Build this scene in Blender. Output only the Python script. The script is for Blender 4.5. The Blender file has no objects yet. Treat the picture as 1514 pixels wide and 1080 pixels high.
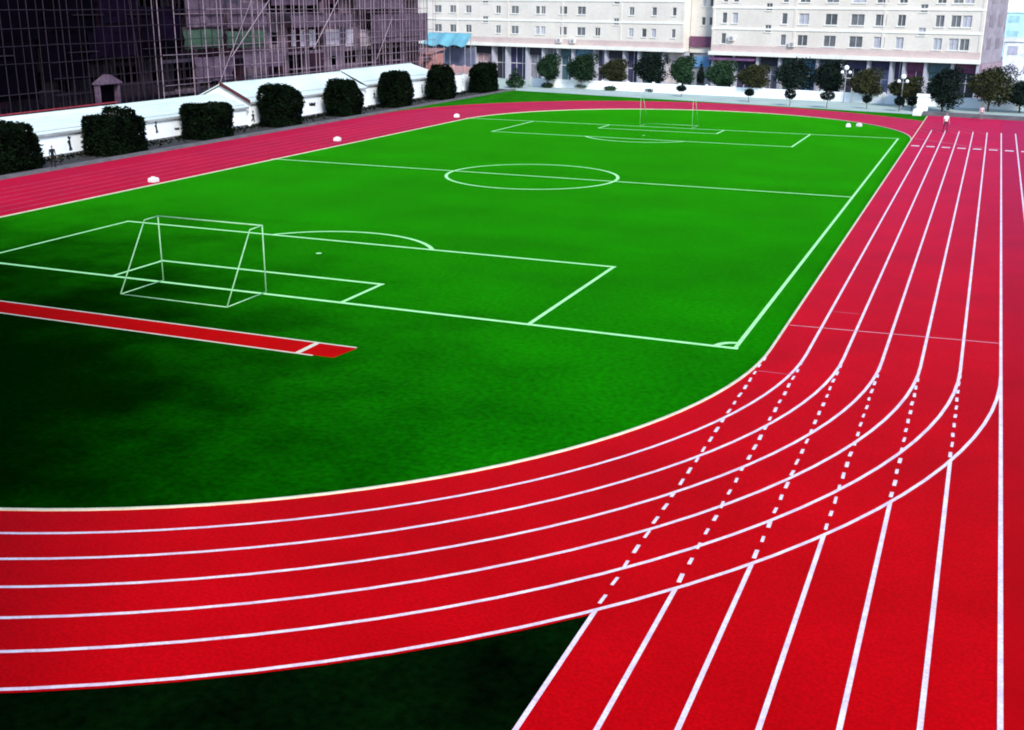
import bpy, bmesh, math, random
import numpy as np
from mathutils import Matrix, Vector

random.seed(7)
rng = np.random.default_rng(7)
scene = bpy.context.scene
COL = scene.collection
R_ = math.radians

# ------------------------------------------------------------------ camera
CAM = np.array([5.9073, 0.0, 11.321])
YAW, PITCH, ROLL, FPX = 0.3855, -0.3075, 0.0075, 1690.3
_fw = np.array([-math.sin(YAW)*math.cos(PITCH), math.cos(YAW)*math.cos(PITCH), math.sin(PITCH)])
_r0 = np.array([math.cos(YAW), math.sin(YAW), 0.0]); _u0 = np.cross(_r0, _fw)
_r = math.cos(ROLL)*_r0 + math.sin(ROLL)*_u0
_u = -math.sin(ROLL)*_r0 + math.cos(ROLL)*_u0
cam_d = bpy.data.cameras.new('camera'); cam = bpy.data.objects.new('camera', cam_d); COL.objects.link(cam)
cam_d.sensor_fit = 'HORIZONTAL'; cam_d.sensor_width = 36.0; cam_d.lens = FPX/1514.0*36.0
cam_d.clip_start = 0.1; cam_d.clip_end = 4000
m = Matrix.Identity(4)
for i in range(3):
    m[i][0] = _r[i]; m[i][1] = _u[i]; m[i][2] = -_fw[i]; m[i][3] = CAM[i]
cam.matrix_world = m
scene.camera = cam

# ------------------------------------------------------------------ world, sun, exposure
SUN_EL, SUN_AZ = 34.0, 142.0         # degrees; azimuth clockwise from +Y (where the light comes from)
w = bpy.data.worlds.new('World'); scene.world = w; w.use_nodes = True
nt = w.node_tree; bg = nt.nodes['Background']
sky = nt.nodes.new('ShaderNodeTexSky'); sky.sky_type = 'NISHITA'; sky.sun_disc = False
sky.sun_elevation = R_(SUN_EL); sky.sun_rotation = R_(SUN_AZ)
sky.air_density = 1.0; sky.dust_density = 0.4; sky.ozone_density = 3.0
nt.links.new(sky.outputs[0], bg.inputs[0]); bg.inputs[1].default_value = 0.11
sd = bpy.data.lights.new('sun', 'SUN'); so = bpy.data.objects.new('sun', sd); COL.objects.link(so)
sd.energy = 1.5; sd.angle = R_(14); sd.color = (1.0, 0.98, 0.95)
_d = Vector((math.sin(R_(SUN_AZ))*math.cos(R_(SUN_EL)), math.cos(R_(SUN_AZ))*math.cos(R_(SUN_EL)), math.sin(R_(SUN_EL))))
so.rotation_euler = _d.to_track_quat('Z', 'Y').to_euler(); so.location = (0, -20, 60)
vs = scene.view_settings
vs.view_transform = 'Standard'; vs.look = 'None'; vs.gamma = 1.0; vs.exposure = 1.58; vs.use_curve_mapping = False
scene.cycles.filter_width = 1.9
scene.render.resolution_x = 1024; scene.render.resolution_y = 730

# ------------------------------------------------------------------ pixel -> place helpers
def ray(px, py):
    return _fw + (px-757.0)/FPX*_r - (py-540.0)/FPX*_u
def gnd(px, py, z=0.0):
    D = ray(px, py); t = (z-CAM[2])/D[2]; return CAM + t*D
def on_x(px, py, x0):
    D = ray(px, py); t = (x0-CAM[0])/D[0]; return CAM + t*D
def on_y(px, py, y0):
    D = ray(px, py); t = (y0-CAM[1])/D[1]; return CAM + t*D
def top_z(base, py):                   # height above base at which a vertical reaches image row py
    lo, hi = 0.0, 60.0
    for _ in range(50):
        mid = (lo+hi)/2; d = np.array([base[0], base[1], mid])-CAM
        y = 540-FPX*(d@_u)/(d@_fw)
        if y > py: lo = mid
        else: hi = mid
    return lo
def mpp(base):
    return float(np.linalg.norm(np.array(base)-CAM)/FPX)

# ------------------------------------------------------------------ materials
MATS = {}
def mat(name, col, rough=0.8, var=0.15, scale=3.0, bump=0.0, bscale=40.0, spec=0.3, metal=0.0,
        col2=None, detail=6.0, sheen=0.0, objrand=0.0, fine=0.0, fscale=60.0, trans=0.0, stretch=None):
    """Principled material: base colour mottled by noise between col and col2, fine grain and bump."""
    if name in MATS: return MATS[name]
    M = bpy.data.materials.new(name); M.use_nodes = True
    n = M.node_tree.nodes; L = M.node_tree.links; b = n['Principled BSDF']
    b.inputs['Roughness'].default_value = rough; b.inputs['Metallic'].default_value = metal
    b.inputs['Specular IOR Level'].default_value = spec
    tc = n.new('ShaderNodeTexCoord'); src = tc.outputs['Object']
    if stretch:
        mp = n.new('ShaderNodeMapping'); mp.inputs['Scale'].default_value = stretch
        L.new(src, mp.inputs['Vector']); src = mp.outputs[0]
    nz = n.new('ShaderNodeTexNoise'); nz.inputs['Scale'].default_value = scale; nz.inputs['Detail'].default_value = detail
    nz.inputs['Roughness'].default_value = 0.6
    L.new(src, nz.inputs['Vector'])
    c2 = col2 if col2 else tuple(c*(1-2*var) for c in col)
    c1 = col if col2 else tuple(min(1, c*(1+var)) for c in col)
    rp = n.new('ShaderNodeValToRGB'); rp.color_ramp.elements[0].position = 0.32; rp.color_ramp.elements[1].position = 0.68
    rp.color_ramp.elements[0].color = (*c2, 1); rp.color_ramp.elements[1].color = (*c1, 1)
    L.new(nz.outputs['Fac'], rp.inputs[0]); out = rp.outputs[0]
    if fine:
        n2 = n.new('ShaderNodeTexNoise'); n2.inputs['Scale'].default_value = fscale; n2.inputs['Detail'].default_value = 3
        L.new(tc.outputs['Object'], n2.inputs['Vector'])
        mr = n.new('ShaderNodeMapRange'); mr.inputs['From Min'].default_value = 0.3; mr.inputs['From Max'].default_value = 0.7
        mr.inputs['To Min'].default_value = 1-fine; mr.inputs['To Max'].default_value = 1+fine
        L.new(n2.outputs['Fac'], mr.inputs['Value'])
        mx = n.new('ShaderNodeMix'); mx.data_type = 'RGBA'; mx.blend_type = 'MULTIPLY'; mx.inputs[0].default_value = 1
        L.new(out, mx.inputs[6]); L.new(mr.outputs[0], mx.inputs[7]); out = mx.outputs[2]
    if objrand:
        oi = n.new('ShaderNodeObjectInfo'); mr = n.new('ShaderNodeMapRange')
        mr.inputs['To Min'].default_value = 1-objrand; mr.inputs['To Max'].default_value = 1+objrand
        L.new(oi.outputs['Random'], mr.inputs['Value'])
        mx = n.new('ShaderNodeMix'); mx.data_type = 'RGBA'; mx.blend_type = 'MULTIPLY'; mx.inputs[0].default_value = 1
        L.new(out, mx.inputs[6]); L.new(mr.outputs[0], mx.inputs[7]); out = mx.outputs[2]
    L.new(out, b.inputs['Base Color'])
    if sheen:
        b.inputs['Sheen Weight'].default_value = sheen; b.inputs['Sheen Roughness'].default_value = 0.5
        b.inputs['Sheen Tint'].default_value = (*[min(1, c*3) for c in col], 1)
    if trans: b.inputs['Transmission Weight'].default_value = trans
    if bump:
        n3 = n.new('ShaderNodeTexNoise'); n3.inputs['Scale'].default_value = bscale; n3.inputs['Detail'].default_value = 4
        L.new(tc.outputs['Object'], n3.inputs['Vector'])
        bp = n.new('ShaderNodeBump'); bp.inputs['Strength'].default_value = bump; bp.inputs['Distance'].default_value = 0.02
        L.new(n3.outputs['Fac'], bp.inputs['Height']); L.new(bp.outputs[0], b.inputs['Normal'])
    MATS[name] = M
    return M

def turf_mat(name, col, col2, roll=4.0):
    """Artificial turf: rolls laid across the pitch that differ slightly, brushed pile, worn patches, painted near-left shade."""
    M = mat(name, col, rough=0.95, col2=col2, scale=0.16, detail=8, fine=0.30, fscale=5.0, bump=0.5, bscale=30, spec=0.0)
    n = M.node_tree.nodes; L = M.node_tree.links; b = n['Principled BSDF']
    lk = b.inputs['Base Color'].links[0]; out = lk.from_socket
    tc = n.new('ShaderNodeTexCoord'); sp = n.new('ShaderNodeSeparateXYZ'); L.new(tc.outputs['Object'], sp.inputs[0])
    dv = n.new('ShaderNodeMath'); dv.operation = 'DIVIDE'; dv.inputs[1].default_value = roll; L.new(sp.outputs['Y'], dv.inputs[0])
    fl = n.new('ShaderNodeMath'); fl.operation = 'FLOOR'; L.new(dv.outputs[0], fl.inputs[0])
    wn = n.new('ShaderNodeTexWhiteNoise'); wn.noise_dimensions = '1D'; L.new(fl.outputs[0], wn.inputs['W'])
    mr = n.new('ShaderNodeMapRange'); mr.inputs['To Min'].default_value = 0.92; mr.inputs['To Max'].default_value = 1.08
    L.new(wn.outputs['Value'], mr.inputs['Value'])
    mx = n.new('ShaderNodeMix'); mx.data_type = 'RGBA'; mx.blend_type = 'MULTIPLY'; mx.inputs[0].default_value = 1
    L.new(out, mx.inputs[6]); L.new(mr.outputs[0], mx.inputs[7]); out = mx.outputs[2]
    # near-left vignette shade painted into the turf colour: ragged blotches behind the runway
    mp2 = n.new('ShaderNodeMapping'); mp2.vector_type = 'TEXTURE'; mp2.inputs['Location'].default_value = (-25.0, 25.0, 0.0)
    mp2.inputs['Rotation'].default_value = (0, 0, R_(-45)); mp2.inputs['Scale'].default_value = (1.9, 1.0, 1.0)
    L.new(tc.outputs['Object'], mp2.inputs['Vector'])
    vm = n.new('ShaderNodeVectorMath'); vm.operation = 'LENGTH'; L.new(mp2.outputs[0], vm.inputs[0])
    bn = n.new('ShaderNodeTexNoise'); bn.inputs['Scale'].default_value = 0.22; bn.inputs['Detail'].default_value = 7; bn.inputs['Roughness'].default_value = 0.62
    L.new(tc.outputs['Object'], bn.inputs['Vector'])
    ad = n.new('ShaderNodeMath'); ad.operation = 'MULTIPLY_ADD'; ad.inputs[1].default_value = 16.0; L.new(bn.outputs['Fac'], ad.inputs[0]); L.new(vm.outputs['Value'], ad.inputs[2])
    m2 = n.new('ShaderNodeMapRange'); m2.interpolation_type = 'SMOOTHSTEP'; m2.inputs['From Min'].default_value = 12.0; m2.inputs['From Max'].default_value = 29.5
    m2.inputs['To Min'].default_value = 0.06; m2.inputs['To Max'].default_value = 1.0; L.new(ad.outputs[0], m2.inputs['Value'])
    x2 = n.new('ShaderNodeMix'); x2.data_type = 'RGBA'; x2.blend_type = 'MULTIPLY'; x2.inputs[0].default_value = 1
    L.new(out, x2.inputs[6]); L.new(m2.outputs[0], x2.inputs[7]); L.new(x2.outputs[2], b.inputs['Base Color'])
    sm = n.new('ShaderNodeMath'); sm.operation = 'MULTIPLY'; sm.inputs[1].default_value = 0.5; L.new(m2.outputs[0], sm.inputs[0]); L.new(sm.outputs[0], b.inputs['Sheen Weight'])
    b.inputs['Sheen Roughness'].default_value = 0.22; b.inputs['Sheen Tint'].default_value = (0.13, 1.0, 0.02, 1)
    return M

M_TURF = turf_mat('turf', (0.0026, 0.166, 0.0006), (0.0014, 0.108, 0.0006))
M_GRASS = mat('verge_grass', (0.020, 0.190, 0.005), rough=0.95, col2=(0.010, 0.110, 0.004), scale=0.5, fine=0.35, fscale=6, bump=0.6, bscale=25, spec=0.0)
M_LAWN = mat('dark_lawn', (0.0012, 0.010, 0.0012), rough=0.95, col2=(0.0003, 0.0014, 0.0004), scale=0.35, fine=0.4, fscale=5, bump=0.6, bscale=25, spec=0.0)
M_TRACK = mat('track_rubber', (0.53, 0.0003, 0.0026), rough=0.7, col2=(0.40, 0.0002, 0.0014), scale=0.22, detail=11, fine=0.20, fscale=14, bump=0.15, bscale=160, spec=0.012)
_b = M_TRACK.node_tree.nodes['Principled BSDF']; _b.inputs['Sheen Weight'].default_value = 0.27; _b.inputs['Sheen Roughness'].default_value = 0.2; _b.inputs['Sheen Tint'].default_value = (0.8, 0.22, 0.95, 1)
M_TRACKD = mat('outer_lane_rubber', (0.43, 0.0003, 0.0022), rough=0.7, col2=(0.34, 0.0002, 0.0014), scale=0.35, detail=9, fine=0.10, fscale=22, bump=0.15, bscale=160, spec=0.012)
_b = M_TRACKD.node_tree.nodes['Principled BSDF']; _b.inputs['Sheen Weight'].default_value = 0.30; _b.inputs['Sheen Roughness'].default_value = 0.2; _b.inputs['Sheen Tint'].default_value = (0.8, 0.22, 0.95, 1)
M_WORN = mat('worn_line_paint', (0.56, 0.11, 0.18), rough=0.7, col2=(0.46, 0.03, 0.06), scale=1.5, fine=0.1, fscale=20)
M_RUNWAY = mat('runway_rubber', (0.50, 0.001, 0.001), rough=0.8, col2=(0.40, 0.0008, 0.0008), scale=0.6, fine=0.12, fscale=20, bump=0.25, bscale=120, spec=0.012)
M_WHITE = mat('line_paint', (0.82, 0.72, 0.76), rough=0.7, col2=(0.68, 0.48, 0.55), scale=1.6, fine=0.16, fscale=18)
M_CREAM = mat('cream_kerb', (0.72, 0.66, 0.48), rough=0.75, col2=(0.56, 0.50, 0.34), scale=1.5, fine=0.1, fscale=20)
M_PITCH = mat('pitch_line', (0.46, 0.90, 0.38), rough=0.95, col2=(0.34, 0.76, 0.27), scale=1.8, fine=0.12, fscale=25, spec=0.0)
M_GROUND = mat('ground_earth', (0.20, 0.19, 0.18), rough=0.95, col2=(0.13, 0.125, 0.12), scale=0.08, fine=0.2, fscale=2)
M_PAVE = mat('pavement', (0.42, 0.50, 0.45), rough=0.9, col2=(0.33, 0.41, 0.36), scale=0.3, fine=0.08, fscale=3)
M_KERB = mat('concrete_kerb', (0.16, 0.145, 0.155), rough=0.9, col2=(0.09, 0.08, 0.085), scale=0.8, fine=0.15, fscale=9)
M_SOIL = mat('soil', (0.045, 0.040, 0.038), rough=1, col2=(0.022, 0.022, 0.022), scale=1.2, fine=0.3, fscale=9, bump=0.6, bscale=12)
M_SHEDW = mat('white_render', (0.90, 0.93, 0.94), rough=0.8, col2=(0.83, 0.87, 0.88), scale=0.9, fine=0.04, fscale=6, bump=0.1, bscale=20)
M_SHEDR = mat('white_roof', (0.68, 0.75, 0.70), rough=0.6, col2=(0.52, 0.60, 0.55), scale=0.5, fine=0.06, fscale=4, stretch=(1, 0.25, 1))
M_FASCIA = mat('fascia', (0.35, 0.36, 0.36), rough=0.7, scale=2)
M_VERGEB = mat('verge_board', (0.075, 0.016, 0.018), rough=0.6, scale=3)
M_BLACK = mat('black_paint', (0.012, 0.012, 0.015), rough=0.6, scale=5)
M_LEAF_D = mat('leaf_dark', (0.0060, 0.0130, 0.0048), rough=0.9, col2=(0.0012, 0.0022, 0.0018), scale=1.1, detail=3, spec=0.02)
M_LEAF_G = mat('leaf_green', (0.032, 0.066, 0.030), rough=0.8, col2=(0.007, 0.018, 0.012), scale=0.9, detail=3, objrand=0.3, spec=0.02)
M_LEAF_O = mat('leaf_olive', (0.058, 0.062, 0.026), rough=0.8, col2=(0.014, 0.018, 0.012), scale=0.9, detail=3, objrand=0.2, spec=0.02)
M_LEAF_B = mat('leaf_blackish', (0.016, 0.028, 0.020), rough=0.8, col2=(0.005, 0.008, 0.008), scale=1.0, detail=3, objrand=0.2, spec=0.02)  # very dark green leaves of the darker trees and ball shrubs
M_BARK = mat('bark', (0.07, 0.055, 0.045), rough=0.95, scale=6, bump=0.5, bscale=20)
M_STEEL = mat('goal_steel', (0.30, 0.58, 0.28), rough=0.6, var=0.12, scale=2, spec=0.3)
M_WBOX = mat('white_plastic', (0.66, 0.62, 0.60), rough=0.6, var=0.06, scale=4)
M_APT = mat('apartment_render', (0.72, 0.66, 0.575), rough=0.85, col2=(0.61, 0.55, 0.48), scale=0.25, detail=8, fine=0.05, fscale=3)
M_BAND = mat('white_band', (0.80, 0.78, 0.70), rough=0.8, var=0.05, scale=0.8)
M_BEIGE = mat('beige_tile', (0.58, 0.47, 0.42), rough=0.75, col2=(0.50, 0.38, 0.36), scale=0.4, fine=0.06, fscale=4)
M_GLASS = mat('window_glass', (0.155, 0.16, 0.165), rough=0.15, col2=(0.09, 0.092, 0.10), scale=0.7, spec=0.6, objrand=0.35)
M_FRAME = mat('window_frame', (0.55, 0.56, 0.56), rough=0.5, var=0.05)
M_CURTAIN = mat('curtain', (0.42, 0.42, 0.46), rough=0.9, var=0.1, scale=3)
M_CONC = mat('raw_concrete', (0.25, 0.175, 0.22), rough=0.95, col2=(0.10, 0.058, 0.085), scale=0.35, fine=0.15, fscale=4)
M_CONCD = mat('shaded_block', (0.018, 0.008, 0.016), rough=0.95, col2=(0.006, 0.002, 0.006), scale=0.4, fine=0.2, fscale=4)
M_BRICK = mat('maroon_block', (0.050, 0.012, 0.028), rough=0.95, col2=(0.020, 0.004, 0.012), scale=0.6, fine=0.2, fscale=5)
M_NETD = mat('dark_net', (0.0022, 0.0010, 0.0036), rough=1, col2=(0.0006, 0.0003, 0.0012), scale=0.5, fine=0.3, fscale=6, spec=0.02)
M_NETN = mat('navy_net', (0.0065, 0.0030, 0.0115), rough=1, col2=(0.0020, 0.0010, 0.0040), scale=0.5, fine=0.3, fscale=6, spec=0.02)
M_NETP = mat('purple_net', (0.125, 0.088, 0.118), rough=1, col2=(0.060, 0.034, 0.058), scale=0.5, fine=0.3, fscale=6, spec=0.02)
M_NETG = mat('green_net', (0.050, 0.095, 0.062), rough=1, col2=(0.045, 0.055, 0.050), scale=0.5, fine=0.25, fscale=6, spec=0.02)
M_PALE = mat('light_gap_panel', (0.62, 0.52, 0.60), rough=0.9, var=0.12, scale=0.9)
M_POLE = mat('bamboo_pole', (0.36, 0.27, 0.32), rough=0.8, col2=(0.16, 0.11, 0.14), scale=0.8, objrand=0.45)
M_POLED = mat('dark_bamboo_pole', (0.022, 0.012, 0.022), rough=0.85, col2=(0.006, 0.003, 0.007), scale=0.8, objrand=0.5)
M_RED = mat('red_steel', (0.24, 0.025, 0.035), rough=0.6, var=0.2)
M_CYAN = mat('cyan_tarpaulin', (0.15, 0.40, 0.46), rough=0.7, col2=(0.10, 0.28, 0.36), scale=0.5)
M_HOARD = mat('blue_grey_hoarding', (0.15, 0.16, 0.24), rough=0.7, col2=(0.10, 0.10, 0.16), scale=0.6)
M_PINKW = mat('pink_wall', (0.52, 0.33, 0.33), rough=0.85, col2=(0.40, 0.22, 0.22), scale=0.6)
M_COLUMN = mat('shop_column', (0.40, 0.39, 0.45), rough=0.8, var=0.08)
M_LAMP = mat('lamp_globe', (0.85, 0.85, 0.86), rough=0.3, var=0.03)
M_GREYM = mat('grey_metal', (0.28, 0.28, 0.30), rough=0.5, var=0.1)
def plain(name, col, rough=0.7):
    return mat(name, col, rough=rough, var=0.14, scale=1.2, fine=0.08, fscale=8)

# ------------------------------------------------------------------ object helpers
def link(o, parent=None, label=None, cat=None, group=None, kind=None):
    COL.objects.link(o)
    if parent is not None: o.parent = parent
    if label: o['label'] = label
    if cat: o['category'] = cat
    if group: o['group'] = group
    if kind: o['kind'] = kind
    return o
def empty(name, loc, label, cat, group=None, rz=0.0, kind=None):
    o = bpy.data.objects.new(name, None); o.location = loc; o.rotation_euler = (0, 0, rz)
    o.empty_display_size = 0.3
    return link(o, None, label, cat, group, kind)
def mesh_obj(name, verts, faces, m, parent=None, smooth=False, local=False, **kw):
    """verts in world space unless local; children of a (translated) empty are made relative to it."""
    if parent is not None and not local:
        l = parent.location; verts = [(v[0]-l[0], v[1]-l[1], v[2]-l[2]) for v in verts]
    me = bpy.data.meshes.new(name); me.from_pydata([tuple(map(float, v)) for v in verts], [], faces)
    me.materials.append(m); me.update()
    if smooth: me.polygons.foreach_set('use_smooth', [True]*len(me.polygons))
    return link(bpy.data.objects.new(name, me), parent, **kw)
class G:
    """collects shapes into one mesh"""
    def __init__(s): s.v = []; s.f = []
    def add(s, v, f):
        o = len(s.v); s.v += [tuple(map(float, q)) for q in v]; s.f += [tuple(i+o for i in q) for q in f]; return s
    def box(s, x0, x1, y0, y1, z0, z1):
        return s.add([(x0,y0,z0),(x1,y0,z0),(x1,y1,z0),(x0,y1,z0),(x0,y0,z1),(x1,y0,z1),(x1,y1,z1),(x0,y1,z1)],
                     [(3,2,1,0),(4,5,6,7),(0,1,5,4),(1,2,6,5),(2,3,7,6),(3,0,4,7)])
    def prism(s, poly, axis, a0, a1):
        """poly of 2D points extruded along axis ('x','y','z') from a0 to a1"""
        def P(q, a): return {'x': (a, q[0], q[1]), 'y': (q[0], a, q[1]), 'z': (q[0], q[1], a)}[axis]
        n = len(poly)
        return s.add([P(q, a0) for q in poly]+[P(q, a1) for q in poly],
                     [tuple(range(n-1, -1, -1)), tuple(range(n, 2*n))]+[(i, (i+1) % n, n+(i+1) % n, n+i) for i in range(n)])
    def tube(s, a, b, r0, r1=None, n=8):
        r1 = r0 if r1 is None else r1
        a = np.array(a, float); b = np.array(b, float); d = b-a; d = d/np.linalg.norm(d)
        h = np.array([0, 0, 1.0]) if abs(d[2]) < 0.9 else np.array([1.0, 0, 0])
        x = np.cross(d, h); x /= np.linalg.norm(x); y = np.cross(d, x)
        v = []
        for c, r in ((a, r0), (b, r1)):
            for i in range(n):
                t = 2*math.pi*i/n; v.append(c+r*(math.cos(t)*x+math.sin(t)*y))
        return s.add(v, [(i, (i+1) % n, n+(i+1) % n, n+i) for i in range(n)]+[tuple(range(n-1, -1, -1)), tuple(range(n, 2*n))])
    def ball(s, c, rx, ry=None, rz=None, n=12, k=8):
        ry = rx if ry is None else ry; rz = rx if rz is None else rz
        v = [(c[0], c[1], c[2]-rz)]
        for j in range(1, k):
            p = math.pi*j/k-math.pi/2
            for i in range(n):
                t = 2*math.pi*i/n; v.append((c[0]+rx*math.cos(p)*math.cos(t), c[1]+ry*math.cos(p)*math.sin(t), c[2]+rz*math.sin(p)))
        v.append((c[0], c[1], c[2]+rz)); f = []
        for i in range(n): f.append((0, 1+(i+1) % n, 1+i))
        for j in range(k-2):
            for i in range(n):
                a = 1+j*n+i; b = 1+j*n+(i+1) % n; f.append((a, b, b+n, a+n))
        e = len(v)-1
        for i in range(n): f.append((e, 1+(k-2)*n+i, 1+(k-2)*n+(i+1) % n))
        return s.add(v, f)
    def obj(s, name, m, parent=None, **kw): return mesh_obj(name, s.v, s.f, m, parent, **kw)
def sheet(name, poly, z, m, parent=None, **kw):
    return mesh_obj(name, [(x, y, z) for x, y in poly], [tuple(range(len(poly)))], m, parent, **kw)
def ribbon(pts, w, closed=False):
    """flat band along pts, width w; returns left and right rims"""
    pts = [np.array(q, float) for q in pts]; n = len(pts); A = []; B = []
    for i in range(n):
        if closed: d = pts[(i+1) % n]-pts[i-1]
        else: d = pts[min(i+1, n-1)]-pts[max(i-1, 0)]
        d /= np.linalg.norm(d); p = np.array([-d[1], d[0]])
        A.append(pts[i]+p*w/2); B.append(pts[i]-p*w/2)
    return A, B
def band(name, pts, w, z, m, parent, closed=False, h=0.0, **kw):
    """painted line (or, with h, a low kerb) following pts"""
    A, B = ribbon(pts, w, closed); n = len(A)
    v = [(a[0], a[1], z+h) for a in A]+[(b[0], b[1], z+h) for b in B]
    k = n if closed else n-1
    f = [(n+i, n+(i+1) % n, (i+1) % n, i) for i in range(k)]
    if h:
        v += [(a[0], a[1], z-0.02) for a in A]+[(b[0], b[1], z-0.02) for b in B]
        f += [(i, (i+1) % n, 2*n+(i+1) % n, 2*n+i) for i in range(k)]+[(3*n+i, 3*n+(i+1) % n, n+(i+1) % n, n+i) for i in range(k)]
    return mesh_obj(name, v, f, m, parent, **kw)

# ================================================================== THE SETTING
LW = 1.22; RI = 21.44; CX = -RI; YN = 38.17; YF = 106.5
def arc(cx, cy, r, a0, a1, n=72):
    return [(cx+r*math.cos(R_(a0+(a1-a0)*i/n)), cy+r*math.sin(R_(a0+(a1-a0)*i/n))) for i in range(n+1)]
def oval(r):
    return arc(CX, YF, r, 0, 180)+arc(CX, YN, r, 180, 360)

ground = sheet('ground', [(-1500, -800), (1500, -800), (1500, 2500), (-1500, 2500)], -0.06, M_GROUND, kind='structure',
               label='grey earth and tarmac around the sports ground', cat='ground')
verge = sheet('grass_verge', [(-53.3, 100), (-0.02, 100), (-0.02, 133.6), (-54.2, 146.4)], -0.012, M_GRASS, kind='structure',
              label='strip of darker grass beyond the far bend of the track', cat='grass')
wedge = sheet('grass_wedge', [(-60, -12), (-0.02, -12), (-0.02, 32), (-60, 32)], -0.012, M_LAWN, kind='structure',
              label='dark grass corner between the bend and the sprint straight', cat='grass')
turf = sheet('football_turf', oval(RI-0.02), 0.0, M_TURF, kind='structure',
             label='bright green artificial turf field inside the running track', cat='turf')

# ---- oval running track: six lanes, wider run-off on the back straight and far bend
def r_out(deg):
    xs = [0, 35, 70, 100, 125, 150, 180]; ys = [28.95, 28.6, 29.4, 32.0, 32.9, 32.6, 31.75]
    return float(np.interp(deg, xs, ys))
inner = oval(RI)
outer = [(CX+r_out(180*i/72)*math.cos(math.pi*i/72), YF+r_out(180*i/72)*math.sin(math.pi*i/72)) for i in range(73)]
ro = [31.75-(31.75-28.86)*min(1, i/20) for i in range(73)]
outer += [(CX+ro[i]*math.cos(R_(180+180*i/72)), YN+ro[i]*math.sin(R_(180+180*i/72))) for i in range(73)]
nn = len(inner)
track = mesh_obj('running_track', [(x, y, 0.008) for x, y in inner]+[(x, y, 0.008) for x, y in outer],
                 [(i, nn+i, nn+(i+1) % nn, (i+1) % nn) for i in range(nn)], M_TRACK, kind='structure',
                 label='red rubber oval running track with white lane lines', cat='running track')
straight = sheet('sprint_straight', [(0, -12), (12.4, -12), (12.4, 130.2), (0, 132.6)], 0.013, M_TRACK, kind='structure',
                 label='red rubber sprint straight with eight lanes running past the bend', cat='running track')
sheet('outer_lanes', [(LW*6, -12), (12.4, -12), (12.4, 130.1), (LW*6, 131.1)], 0.017, M_TRACKD, straight)
LWID = 0.095
# inner kerb, cream, low and raised
kerb_pts = arc(CX, YF, RI, 0, 180)+arc(CX, YN, RI, 180, 360)
band('inner_kerb', kerb_pts, 0.08, 0.018, M_CREAM, track, closed=True, h=0.03)
for i in range(1, 7):
    r = RI+LW*i
    # near bend, back straight and far bend as one painted line
    band('lane_line', arc(CX, YF, r, 18, 180)+[(CX-r, YN+8)], LWID, 0.021, M_WORN, track)
    band('lane_line', [(CX-r, YN+8)]+arc(CX, YN, r, 180, 360), LWID, 0.021, M_WHITE, track)
for i in range(1, 9):
    x = LW*i
    if i < 6: band('lane_line', [(x, YN), (x, 80), (x, 117)], LWID, 0.025, M_WHITE, straight)
    else: band('lane_line', [(x, -12), (x, YN), (x, 117)], LWID, 0.025, M_WHITE, straight)
band('edge_line', [(0.0, YF), (0.0, 131.9)], 0.09, 0.025, M_CREAM, straight)
dash = None
for i in range(0, 6):
    x = LW*i; dx = RI+x
    yb = YN-math.sqrt((RI+6*LW)**2-dx**2)
    band('lane_line', [(x, -12), (x, yb)], LWID, 0.025, M_WHITE, straight)
    y = yb+0.45
    while y < YN-0.9+0.25*i:
        if dash is None:
            dash = band('dash_mark', [(0, -0.19), (0, 0.19)], 0.085, 0.0, M_WHITE, straight); o = dash
        else:
            o = dash.copy(); COL.objects.link(o)
        o.location = (x+random.uniform(-.012, .012), y, 0.029); o.scale = (random.uniform(.8, 1.12), random.uniform(.78, 1.12), 1); o.rotation_euler = (0, 0, random.uniform(-.05, .05)); y += 0.80+random.uniform(-.03, .03)
band('finish_line', [(0.1, 41.55), (7.3, 42.1)], 0.06, 0.029, plain('finish_paint', (0.80, 0.34, 0.40)), straight)
for (x0, x1, y) in ((1.3, 2.3, 44.2), (0.05, 1.15, 35.55)):
    band('tick_line', [(x0, y), (x1, y+0.02)], 0.045, 0.029, plain('tick_paint', (0.62, 0.10, 0.16)), straight)
for i in range(8):
    xc = LW*(i+0.5); band('start_mark', [(xc-0.33, 102.9-0.05*i), (xc+0.33, 102.87-0.05*i)], 0.62, 0.029, M_WHITE, straight)
band('stagger_line', [(0.2, 108.6), (2.0, 107.0), (4.5, 104.8), (7.2, 103.4)], 0.07, 0.033, plain('finish_paint', (0.8, 0.34, 0.4)), straight)

# ---- football pitch markings
XR, XL, Y1, Y2 = -1.165, -43.55, 37.83, 108.2
XM, YM = (XR+XL)/2, (Y1+Y2)/2; PW = 0.22; ZP = 0.005
PA, PD, GA, GD, RC = 13.548, 10.495, 5.6255, 3.35, 5.85
def pl(name, pts, z=ZP, w=PW): return band(name, pts, w, z, M_PITCH, turf)
pl('touch_line', [(XR, Y1), (XR, Y2)], w=.15); pl('touch_line', [(XL+0.3, Y1+3.5), (XL+0.3, Y2)], w=.15)
pl('goal_line', [(XL-0.0, Y1), (XR+PW/2, Y1)], ZP+0.004); pl('goal_line', [(XL+0.3, Y2), (XR+PW/2, Y2)], ZP+0.004)
pl('halfway_line', [(XL+0.3, YM), (XR, YM)], ZP+0.004)
pl('centre_circle', arc(XM, YM, RC, 0, 360, 72)[:-1], ZP+0.008) if False else band('centre_circle', arc(XM, YM, RC, 0, 360, 72)[:-1], PW, ZP+0.008, M_PITCH, turf, closed=True)
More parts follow.
